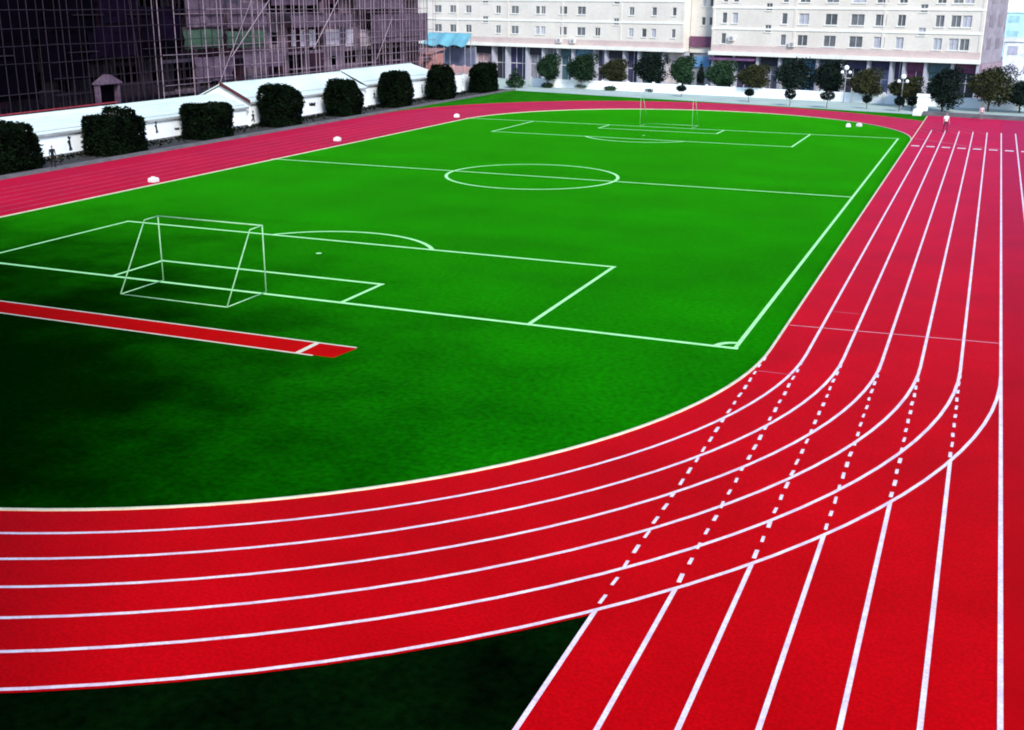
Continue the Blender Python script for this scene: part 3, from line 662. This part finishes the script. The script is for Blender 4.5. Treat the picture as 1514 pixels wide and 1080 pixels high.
for t, u0, u1, zz, rows, bk, zc in ((tL, uL0, uL1, (8.55, 11.45, 14.4, 17.3), ZL, 0, 4.9), (tR, uR0, uR1, (8.0, 10.7, 13.35, 16.05), ZR, 0, 4.75)):
    for z in zz: G().box(u0-.06, u1+.06, -.09, -.003, z, z+.26).obj('string_course', M_BAND, t, local=True)
    G().box(u0-.1, u1+.1, -.55, -.003, zc-.05, zc+.42).obj('cornice', M_BAND, t, local=True)
    G().box(u0+.02, u1-.02, -.07, -.004, zc+.425, zc+1.25).obj('tile_band', M_BEIGE, t, local=True)
    k = int((u1-u0)/9)
    for i in range(k+1):
        u = u0+.2+(u1-u0-.4)*i/k; G().box(u-.17, u+.17, -.055, -.002, zc+1.26, rows['D'][0]+1.9).obj('pilaster', M_APT, t, local=True)
    G().box(u0-.15, u1+.15, -.3, 9.2, rows['D'][0]+2.6, rows['D'][0]+3.2).obj('parapet', M_BAND, t, local=True)
# right block's side wall, mauve painted in as its shade, with narrow windows
sw = G().box(uR1+.004, uR1+.12, .3, 8.9, 4.7, 17.4).obj('side_wall', plain('mauve_shaded_side', (0.27, 0.225, 0.26)), tR, local=True)
for k in range(4):
    for v in (1.6, 5.4): G().box(uR1+.10, uR1+.16, v, v+1.5, 6.3+2.65*k, 7.6+2.65*k).obj('window', plain('mauve_glass', (0.17, 0.13, 0.17), .3), tR, local=True)
G().box(uR1+.01, uR1+.3, .2, 9.0, -.02, 4.68).obj('side_wall', plain('mauve_shaded_lower', (0.30, 0.20, 0.24)), tR, local=True)
a, b = U(1013), U(1047.6); z1 = on_f(1030, 54, 1.3)[1]; z0 = on_f(1030, 70, 1.3)[1]
G().box(a+.1, b, 1.35, 1.58, z0, z1).obj('banner', plain('maroon_banner', (0.16, 0.06, 0.11)), tK, local=True)
for (px, py, t) in ((1083, 57, tR), (828, 60, tL), (848, 61, tL), (1172, 66, tR)):
    u, z = on_f(px, py); ac = G().box(u-.42, u+.42, -.42, -.12, z-.3, z+.3).obj('air_conditioner', M_WBOX, t, local=True)
    G().prism([(u+.24*math.cos(q), z+.24*math.sin(q)) for q in np.linspace(0, 6.28, 13)[:-1]], 'y', -.44, -.425).obj('fan_grille', M_GREYM, ac, local=True)
u_a, u_b = U(1014, 85), U(1051, 85)
sf = G().box(u_a, u_b, 1.9, 2.1, -.02, 4.74).obj('shopfront', plain('link_front', (0.36, 0.36, 0.38)), tK, local=True)
G().box(u_a+.9, u_a+2.0, 1.84, 1.895, 0, 2.2).obj('door', plain('link_door', (0.07, 0.07, 0.10)), sf, local=True)
G().box(u_a+.5, u_b-1.0, 1.6, 1.88, 2.9, 4.3).obj('shop_sign', plain('link_sign', (0.12, 0.27, 0.46)), tK, local=True)
# ground-floor shops: (x0, x1, kind colour, signboard colour)
C_ = dict(navy=(0.035, 0.03, 0.085), dark=(0.03, 0.03, 0.045), teal=(0.05, 0.10, 0.12), purple=(0.055, 0.048, 0.10), lilac=(0.20, 0.20, 0.34), pink=(0.42, 0.26, 0.28), maroon=(0.12, 0.03, 0.08), green=(0.04, 0.075, 0.06), beige=(0.56, 0.48, 0.46), grey=(0.2, 0.19, 0.22), blue=(0.08, 0.22, 0.42), steel=(0.10, 0.20, 0.30), yellow=(0.55, 0.42, 0.12))
shops = [(700, 727, 'pink', 'dark'), (729, 746, 'dark', None), (749, 776, 'navy', None), (779, 800, 'grey', 'dark'), (803, 822, 'grey', None), (825, 845, 'teal', 'teal'), (847, 876, 'navy', 'steel'), (879, 893, 'purple', None), (896, 920, 'grey', 'dark'),
         (923, 941, 'purple', None), (945, 978, 'teal', 'green'), (981, 1011, 'beige', 'beige')]
shopsR = [(1055, 1083, 'dark', 'yellow'), (1086, 1119, 'purple', 'purple'), (1121, 1151, 'grey', 'dark'), (1154, 1179, 'green', 'green'), (1181, 1207, 'steel', 'blue'), (1210, 1243, 'dark', 'teal'), (1247, 1283, 'dark', 'purple'),
          (1286, 1317, 'lilac', 'navy'), (1320, 1336, 'navy', None), (1339, 1367, 'maroon', 'maroon'), (1371, 1408, 'teal', 'teal'), (1411, 1446, 'dark', 'maroon')]
for t, lst, zc, bk in ((tL, shops, 4.9, 0.0), (tR, shopsR, 4.75, 0.0)):
    ua = U(604 if t is tL else 1053, 85)
    ends = [U(q[0], 85) for q in lst]+[U(lst[-1][1]+3, 85)]
    G().box(U(602 if t is tL else 1054, 85), ends[-1], 2.0, 9.0, -0.05, zc-.055).obj('rear_wall', plain('shop_interior', (0.05, 0.045, 0.06)), t, local=True)
    for q in lst:
        a, b = U(q[0], 85), U(q[1], 85)
        sf = G().box(a, b, 1.1, 1.2, -0.02, zc-1.2 if q[3] else zc-.1).obj('shopfront', plain('shop_'+q[2], C_[q[2]], 0.35), t, local=True)
        n = max(2, int((b-a)/1.0)); g = G()
        for k in range(n+1):
            u = a+(b-a)*k/n; g.box(u-.04, u+.04, 1.04, 1.097, 0, (zc-1.2 if q[3] else zc-.1)-.02)
        g.box(a, b, 1.03, 1.096, 2.3, 2.4); g.obj('frame', M_FRAME, sf, local=True)
        if q[3]: G().box(a+.1, b-.1, .72, 1.0, zc-1.2, zc-.08).obj('shop_sign', plain('sign_'+q[3], C_[q[3]], 0.5), t, local=True)
    for u in ends:
        G().box(u-.28, u+.0, 0.0, 1.0, -0.02, zc-.055).obj('column', M_COLUMN, t, local=True)
# purple awning with a yellow end
a, b = U(1050, 82), U(1118, 82)
aw = G().add([(a,-.6,4.15),(b,-.6,4.15),(b,.7,4.65),(a,.7,4.65),(a,-.6,4.05),(b,-.6,4.05),(b,.7,4.55),(a,.7,4.55)], [(0,1,2,3),(7,6,5,4),(4,5,1,0),(5,6,2,1),(6,7,3,2),(7,4,0,3)]).obj('awning', plain('purple_awning', (0.16, 0.07, 0.16)), tR, local=True)

# ---- cyan canopy, hoarding, pink wall, brick hut between scaffold and apartments
u0, z0 = on_f(628, 66, -7); u1, _ = on_f(692, 60, -7); _, zt = on_f(650, 49, -7)
t = empty('canopy', (P0[0], P0[1], 0), 'cyan tarpaulin canopy on thin posts before the cream apartment block', 'canopy', None, FA)
g = G(); nx = 10
for k in range(nx):
    a = u0+(u1-u0)*k/nx; b = u0+(u1-u0)*(k+1)/nx; s0 = .18*math.sin(k*1.9); s1 = .18*math.sin((k+1)*1.9)
    g.add([(a,-7.6,z0+s0),(b,-7.6,z0+s1),(b,-6.0,zt+s1*.4),(a,-6.0,zt+s0*.4)], [(0,1,2,3)]); g.add([(a,-7.6,z0+s0-.05),(b,-7.6,z0+s1-.05),(b,-6.0,zt+s1*.4-.05),(a,-6.0,zt+s0*.4-.05)], [(3,2,1,0)])
g.obj('sheet', M_CYAN, t, local=True)
for u in (u0+.2, (u0+u1)/2, u1-.2):
    for v, z in ((-7.5, z0-.1), (-6.1, zt-.1)): G().tube((u, v, -.05), (u, v, z), .05).obj('post', M_GREYM, t, local=True)
a, zt = on_f(640, 68, -5); b, _ = on_f(702, 70, -5)
t = empty('hoarding', (P0[0], P0[1], 0), 'blue grey site hoarding of upright sheets under the cyan canopy', 'hoarding', None, FA)
n = 9
for k in range(n): G().box(a+(b-a)*k/n+.01, a+(b-a)*(k+1)/n-.01, -5-(k % 2)*.05, -4.9, -.05, zt-.12*(k % 3)).obj('sheet', M_HOARD, t, local=True)
for k in range(n//2+1): G().box(a+(b-a)*k/(n//2)-.05, a+(b-a)*k/(n//2)+.05, -4.89, -4.75, -.05, zt).obj('post', M_GREYM, t, local=True)
a, zt = on_f(622, 95, -9); b, _ = on_f(704, 96, -9)
t = empty('garden_wall', (P0[0], P0[1], 0), 'low pink rendered wall before the blue grey hoarding', 'wall', None, FA)
n = 5
for k in range(n): G().box(a+(b-a)*k/n+.15, a+(b-a)*(k+1)/n-.15, -9.1, -8.95, -.05, zt).obj('panel', M_PINKW, t, local=True)
for k in range(n+1): G().box(a+(b-a)*k/n-.15, a+(b-a)*k/n+.15, -9.2, -8.85, -.05, zt+.15).obj('pier', M_PINKW, t, local=True)
c = on_y(602, 100, 147.0)
t = empty('brick_hut', (c[0], 147.0, 0), 'small reddish brick hut behind the hipped white shed', 'hut')
zt = on_y(620, 80, 147.0)[2]; bb = on_y(637, 100, 147.0)[0]
G().box(c[0], bb, 147, 151, -.05, zt).obj('wall', plain('red_brick', (0.40, 0.17, 0.15)), t)
G().add([(c[0]-.3,146.6,zt+.01),(bb+.3,146.6,zt+.01),(bb+.3,151.3,zt+.55),(c[0]-.3,151.3,zt+.55),(c[0]-.3,146.6,zt+.1),(bb+.3,146.6,zt+.1),(bb+.3,151.3,zt+.64),(c[0]-.3,151.3,zt+.64)],
        [(3,2,1,0),(4,5,6,7),(0,1,5,4),(1,2,6,5),(2,3,7,6),(3,0,4,7)]).obj('roof', plain('rust_sheet', (0.34, 0.16, 0.14)), t)
mw = (c[0]+bb)/2; G().box(mw-.5, mw+.5, 146.95, 147.05, 1.0, 2.0).obj('window', M_GLASS, t)

# ---- building under construction with scaffold along the left
XB = -68.0; YB0, YB1 = 40.0, 147.0; FH = 3.0; Z0 = 2.75
NFL = 6
bt = empty('building_under_construction', (XB, YB0, 0), 'dark unfinished concrete building frame behind the scaffold', 'building')
for k in range(NFL+1):
    z = Z0+(k-1)*FH if k else -0.02
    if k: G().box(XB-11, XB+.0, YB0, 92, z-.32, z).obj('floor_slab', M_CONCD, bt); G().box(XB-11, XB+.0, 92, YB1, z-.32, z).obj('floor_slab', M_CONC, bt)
ys = np.arange(YB0+.25, YB1, 4.1)
for y in ys:
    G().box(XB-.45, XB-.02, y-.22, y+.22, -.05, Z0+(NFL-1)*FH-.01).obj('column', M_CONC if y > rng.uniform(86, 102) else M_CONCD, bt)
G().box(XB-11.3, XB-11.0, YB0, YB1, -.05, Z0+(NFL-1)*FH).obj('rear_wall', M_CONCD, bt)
G().box(XB-11, XB-.03, YB1-.25, YB1-.02, -.05, Z0+(NFL-1)*FH-.33).obj('end_wall', M_CONC, bt)
# infill panels with window openings, storey by storey
for k in range(0, NFL):
    zb = (Z0+(k-1)*FH) if k else -0.05; zt = Z0+k*FH-.325
    for i in range(len(ys)-1):
        a, b = ys[i]+.225, ys[i+1]-.225; r = rng.random()
        far = ys[i] > rng.uniform(88, 108)
        if r < (.16 if far else .3): continue                                   # open bay, dark inside
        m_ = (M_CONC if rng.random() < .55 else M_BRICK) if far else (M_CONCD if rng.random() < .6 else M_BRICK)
        g = G(); x0, x1 = XB-.30, XB-.12
        if r < .75:                                            # a window opening
            wa_, wb_ = a+(b-a)*.28, a+(b-a)*.72; wz0, wz1 = zb+.9, min(zt-.35, zb+2.2)
            for (p0, p1, q0, q1) in ((a, wa_, zb, zt), (wb_, b, zb, zt), (wa_, wb_, zb, wz0), (wa_, wb_, wz1, zt)): g.box(x0, x1, p0, p1, q0, q1)
        else: g.box(x0, x1, a, b, zb, zt if rng.random() < .6 else zb+1.2)
        g.obj('infill_panel', m_, bt)
# pale panels painted to stand for light through window bays of one storey
for (xa, xb) in ((431, 437), (444, 451), (457, 466), (482, 502), (511, 522), (533, 548)):
    a = on_x(xa, 58, XB+.05); b = on_x(xb, 58, XB+.05)
    zt = on_x(xa, 44, XB+.05)[2]; zb = on_x(xa, 69, XB+.05)[2]
    G().box(XB+.02, XB+.07, a[1], b[1], zb, zt).obj('light_gap_panel', M_PALE, bt)
# scaffold in front
XS = (-66.9, -65.7)
sc = empty('scaffold', (XS[1], YB0, 0), 'tall bamboo scaffold of upright poles and ledgers before the unfinished building', 'scaffold')
ZT = Z0+(NFL-1)*FH+1.6
pole_cache = {}
def pole(a, b, r, m_, name):
    """one bamboo pole; alike poles share a mesh"""
    a = np.array(a, float); b = np.array(b, float); d = b-a; Ln = np.linalg.norm(d); key = (round(Ln, 2), r, m_.name, name)
    if key not in pole_cache:
        g = G().tube((0, 0, 0), (0, 0, Ln), r, r*.8, 6); me = bpy.data.meshes.new(name); me.from_pydata(g.v, [], g.f); me.materials.append(m_); pole_cache[key] = me
    o = bpy.data.objects.new(name, pole_cache[key]); link(o, sc)
    o.location = a-np.array(sc.location); o.rotation_euler = Vector(d/Ln).to_track_quat('Z', 'Y').to_euler()
    return o
yy = YB0+1
while yy < YB1+.8:
    near = yy < rng.uniform(84, 104)
    for xi, x in enumerate(XS):
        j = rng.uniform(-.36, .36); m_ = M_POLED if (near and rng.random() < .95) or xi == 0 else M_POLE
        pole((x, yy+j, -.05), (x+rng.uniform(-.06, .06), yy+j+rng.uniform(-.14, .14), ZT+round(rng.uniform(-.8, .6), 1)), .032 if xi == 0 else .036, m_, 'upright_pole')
    yy += 0.95
for k in range(14):
    z = 0.9+k*1.36
    for xi, x in enumerate(XS):
        y = YB0+.5
        while y < YB1:
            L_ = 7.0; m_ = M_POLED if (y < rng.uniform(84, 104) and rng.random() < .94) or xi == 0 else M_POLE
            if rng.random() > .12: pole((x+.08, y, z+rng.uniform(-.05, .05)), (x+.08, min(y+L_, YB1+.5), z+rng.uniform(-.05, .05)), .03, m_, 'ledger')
            y += L_
for (px0, py0, px1, py1) in ((330, 110, 372, 0), (352, 70, 398, 0), (560, 80, 575, 40), (470, 60, 500, 0), (210, 120, 190, 0)):
    a = on_x(px0, py0, XS[1]+.15); b = on_x(px1, py1, XS[1]+.15); d = b-a; b = a+d*1.35
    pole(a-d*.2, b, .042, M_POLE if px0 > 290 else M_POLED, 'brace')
# walkway boards between the pole rows
for k in range(6):
    z = 0.9+1.75*(2*k)/1.0*0.86+.06
    y = YB0+.5
    while y < YB1-2:
        L_ = float(rng.uniform(2.5, 4.2))
        if rng.random() < .62: G().box(XS[0]+.1, XS[1]-.1, y, y+L_-.05, z, z+.05).obj('walkway_board', M_POLED if y < 92 else M_CONC, sc)
        y += L_
# debris netting hung on the scaffold, each panel its own piece: (x px range, y px range, material)
NP = [(-40, 60, -40, 60, M_NETD), (-30, 55, 62, 150, M_NETD), (62, 140, -40, 45, M_NETD), (60, 128, 47, 120, M_NETD), (130, 205, 38, 84, M_NETN), (142, 200, -40, 34, M_NETN), (208, 268, 10, 60, M_NETN), (205, 268, 62, 84, M_NETD),
      (272, 330, 44, 72, M_NETG), (334, 392, 46, 70, M_NETG), (272, 330, -30, 40, M_NETP), (336, 395, 5, 40, M_NETP), (430, 520, 20, 40, M_NETP), (400, 470, -30, 8, M_NETP), (524, 600, -20, 14, M_NETP), (550, 632, 20, 62, M_NETP), (290, 345, 84, 120, M_NETP), (360, 420, 78, 100, M_NETP)]
for (x0, x1, y0, y1, m_) in NP:
    xs = XS[1]-.35; a = on_x(x0, (y0+y1)/2, xs); b = on_x(x1, (y0+y1)/2, xs); zt = on_x((x0+x1)/2, y0, xs)[2]; zb = on_x((x0+x1)/2, y1, xs)[2]
    nu, nv = 8, 4; v = []; f = []
    for j in range(nv+1):
        for i in range(nu+1):
            v.append((xs+.10*math.sin(i*2.1+j)+.05*rng.normal(), a[1]+(b[1]-a[1])*i/nu, zb+(zt-zb)*j/nv+(.035*math.sin(i*1.3+x0) if j in (0, nv) else 0)))
    for j in range(nv):
        for i in range(nu): q = j*(nu+1)+i; f.append((q, q+1, q+nu+2, q+nu+1))
    f2 = [tuple(i+len(v) for i in reversed(q)) for q in f]
    mesh_obj('net_panel', v+[(q[0]-.02, q[1], q[2]) for q in v], f+f2, m_, sc, smooth=True)
# small gabled site hut seen over the long shed, and a red rail
c = on_x(157, 140, -65.0); a = on_x(141, 126, -65.0); b = on_x(176, 126, -65.0); zr = on_x(156, 112, -65.0)[2]; ze = a[2]
t = empty('site_hut', (-65.2, c[1], 0), 'small grey gabled site hut behind the low long shed', 'hut')
G().box(-65.3, -64.8, a[1]+.15, a[1]+.35, -.05, ze).obj('post', M_NETP, t); G().box(-65.3, -64.8, b[1]-.35, b[1]-.15, -.05, ze).obj('post', M_NETP, t)
G().box(-65.5, -65.35, a[1]+.2, b[1]-.2, -.05, ze-.02).obj('rear_wall', M_NETD, t)
ym = (a[1]+b[1])/2
G().prism([(a[1], ze), (b[1], ze), (b[1], ze+.12), (ym, zr+.1), (a[1], ze+.12)], 'x', -65.35, -64.6).obj('roof', M_NETP, t)
a = on_x(0, 172, -64.7); b = on_x(150, 160, -64.7)
t = empty('guard_rail', (-64.7, a[1]-8, 0), 'red steel rail on short posts behind the low long shed', 'rail')
zt = a[2]; G().tube((-64.7, a[1]-10, zt), (-64.7, b[1]+2, zt+.1), .07).obj('rail', M_RED, t)
for k in range(6): y = a[1]-9+k*4; G().tube((-64.7, y, -.05), (-64.7, y, zt), .05).obj('post', M_RED, t)

# ---- added unseen building behind the viewpoint, shaped to shade the near left
t = empty('added_shade_building', (-2, -4, 0), 'added unseen long building that shades the near bend of the track', 'building')
sx0, sx1, sy0, sy1, szt = -63.5, 3.5, -20.0, -4.0, 34.0
SBH = [(sx0+1.6+4*i, sx0+3.9+4*i, 1.0+3.6*k, 2.9+3.6*k) for i in range(16) for k in range(9)]
g = facade_mesh(0, sx1-sx0, 0, szt, [(sx1-b, sx1-a, c, d) for a, b, c, d in SBH], .25, 0, sy1-sy0)
mesh_obj('wall', [(sx1-v[0], sy1-v[1], v[2]) for v in g.v], g.f, M_APT, t)  # wall of the added shade building
G().box(sx0+.3, sx1-.3, sy1-.35, sy1-.30, .3, szt-.5).obj('added_shade_glazing', M_GLASS, t)
G().box(sx0-.3, sx1+.3, sy0-.3, sy1+.3, szt+.002, szt+1.0).obj('parapet', M_BAND, t)  # parapet of the added shade building

# ---- buildings beyond the right end
def far_block(label, x0, x1, y, d, zt, m_, nwx, floors, wm, band_m=None):
    t = empty('distant_building', (x0, y, 0), label, 'building')
    G().box(x0, x1, y, y+d, -.05, zt).obj('wall', m_, t)
    G().box(x0-.25, x1+.25, y-.25, y+d+.25, zt+.002, zt+.5).obj('parapet', band_m or m_, t)
    fh = zt/floors
    for k in range(floors):
        for i in range(nwx):
            a = x0+(x1-x0)*(i+.22)/nwx; b = x0+(x1-x0)*(i+.78)/nwx
            wn = G().box(a, b, y-.05, y+.1, k*fh+fh*.32, k*fh+fh*.78).obj('window', wm, t)
            G().box(a-.1, b+.1, y-.14, y-.052, k*fh+fh*.24, k*fh+fh*.315).obj('sill', band_m or m_, wn)
    return t
a = on_y(1456, 60, 178)[0]; b = on_y(1481, 60, 178)[0]
far_block('narrow mauve grey block beside the cream apartment block', a-2, b, 178, 10, 16, plain('mauve_render', (0.46, 0.38, 0.44)), 2, 5, plain('mauve_window', (0.30, 0.24, 0.30), .3))
a = on_y(1482, 90, 205)[0]; zt = on_y(1495, 62, 205)[2]
far_block('low pale grey building beyond the olive tree', a, a+16, 205, 10, zt, plain('pale_render', (0.66, 0.68, 0.72)), 6, 2, plain('pale_window', (0.36, 0.36, 0.44), .3))
a = on_y(1483, 40, 300)[0]; zt = on_y(1500, 19, 300)[2]
far_block('distant pale teal hall with a flat roof under the sky', a, a+40, 300, 25, zt, plain('teal_panel', (0.42, 0.66, 0.68)), 9, 3, plain('teal_window', (0.30, 0.50, 0.54), .3), plain('pale_teal', (0.7, 0.82, 0.82)))

# ---- people
def person(label, loc, h, facing, top, bottom, hair, shoes, step=0.12, arm=0.25, sleeve='long'):
    """one continuous remeshed body: joint chains of tapered limbs, five-fingered hands, head with features"""
    s = h/1.75; g = G()
    def cap(a, b, r0, r1): g.tube(a, b, r0, r1, 10); g.ball(a, r0, n=10, k=6); g.ball(b, r1, n=10, k=6)
    hip = .93; sh = 1.43
    for k, sd_ in ((0, -1), (1, 1)):
        st = step*sd_
        H_ = (sd_*.09, 0, hip); K = (sd_*.10, -st*.55-.03, .50); A = (sd_*.10, -st*.6+(.10 if st < 0 else 0.02), .09); T = (sd_*.115, A[1]-.17, .04)
        cap(H_, K, .088, .058); cap(K, A, .056, .038); cap((A[0], A[1]+.04, .045), T, .042, .034)
        S = (sd_*.19, .0, sh-.02); E = (sd_*.25, .02+arm*.1*sd_, 1.13); Wp = (sd_*.25, -.10-arm*.3*sd_, .90)
        cap(S, E, .052, .040); cap(E, Wp, .038, .026)
        Pm = (Wp[0], Wp[1]-.02, Wp[2]-.07); cap(Wp, Pm, .028, .034)
        for q, ln in zip((-.030, -.010, .010, .030), (.065, .078, .074, .055)):
            F1 = (Pm[0], Pm[1]+q, Pm[2]-.03); F2 = (Pm[0]-sd_*.008, Pm[1]+q-.006, Pm[2]-.03-ln*.6); F3 = (Pm[0]-sd_*.022, Pm[1]+q-.012, Pm[2]-.03-ln)
            cap(F1, F2, .0095, .009); cap(F2, F3, .009, .0078)
        cap((Wp[0], Wp[1]-.03, Wp[2]-.03), (Pm[0]-sd_*.01, Pm[1]-.055, Pm[2]-.02), .011, .010)
    g.ball((0, 0, .97), .155, .105, .11); g.ball((0, .0, 1.12), .145, .095, .15); g.ball((0, .005, 1.30), .175, .108, .17); g.ball((0, .0, 1.42), .17, .075, .06)
    cap((0, .01, 1.44), (0, -.005, 1.54), .055, .052)
    g.ball((0, -.01, 1.635), .075, .092, .112, 14, 10); g.ball((0, -.045, 1.575), .05, .05, .045)
    g.ball((0, -.108, 1.615), .013, .02, .022); g.ball((0, -.090, 1.568), .024, .014, .008)
    for sd_ in (-1, 1): g.ball((sd_*.077, .0, 1.625), .012, .022, .032); g.ball((sd_*.03, -.090, 1.64), .014, .010, .009)
    me = bpy.data.meshes.new('body_raw'); me.from_pydata(g.v, [], g.f); tmp = bpy.data.objects.new('body_raw', me); COL.objects.link(tmp)
    md = tmp.modifiers.new('r', 'REMESH'); md.mode = 'VOXEL'; md.voxel_size = 0.011; ms = tmp.modifiers.new('s', 'SMOOTH'); ms.factor = .5; ms.iterations = 2
    dg = bpy.context.evaluated_depsgraph_get(); bm_ = bpy.data.meshes.new_from_object(tmp.evaluated_get(dg)); bpy.data.objects.remove(tmp)
    bm_.name = 'body'; bm_.materials.clear()
    skin = plain('skin', (0.42, 0.25, 0.18), .6)
    for q in (skin, plain('cloth_'+top[0], top[1], .9), plain('cloth_'+bottom[0], bottom[1], .9), plain('hair_'+hair[0], hair[1], .6), plain('shoe_'+shoes[0], shoes[1], .6)): bm_.materials.append(q)
    for pgn in bm_.polygons:
        c = pgn.center; ax = abs(c.x); mi = 0
        if c.z < .09: mi = 4
        elif c.z < 1.0 and not (ax > .19): mi = 2
        elif c.z < 1.475 and c.z > 0.905 and (ax < .2 or c.z > (0.905 if sleeve == 'long' else 1.18)): mi = 1
        elif c.z > 1.53 and (c.z > 1.69 or (c.y > -.01+.35*max(0, 1.60-c.z) and c.z > 1.57)) and not (ax > .078 and c.z < 1.66): mi = 3
        pgn.material_index = mi; pgn.use_smooth = True
    o = bpy.data.objects.new('person', bm_); link(o, None, label, 'person')
    o.location = loc; o.scale = (s, s, s); o.rotation_euler = (0, 0, facing)
    return o
c = gnd(76, 250); person('person in dark clothes standing on the edging between two dark shrubs', (-53.8, c[1], 0.12), 1.52, 1.2, ('navy', (0.006, 0.007, 0.012)), ('black', (0.006, 0.006, 0.008)), ('black', (0.012, 0.01, 0.01)), ('dark', (0.02, 0.02, 0.02)))
c = gnd(1397, 196); person('person in a white top and dark trousers walking on the sprint straight', (c[0], c[1], 0.015), 1.78, 0.5, ('white', (0.8, 0.78, 0.78)), ('plum', (0.10, 0.02, 0.06)), ('black', (0.012, 0.01, 0.01)), ('dark', (0.02, 0.02, 0.02)), step=.22, sleeve='short')
c = gnd(1450, 179); person('person in a pale pink top standing before the stepped kerb', (c[0], min(c[1], 129.5), 0.015), 1.55, 0.2, ('pink', (0.66, 0.46, 0.48)), ('grey', (0.22, 0.19, 0.21)), ('black', (0.012, 0.01, 0.01)), ('dark', (0.02, 0.02, 0.02)), step=.05)
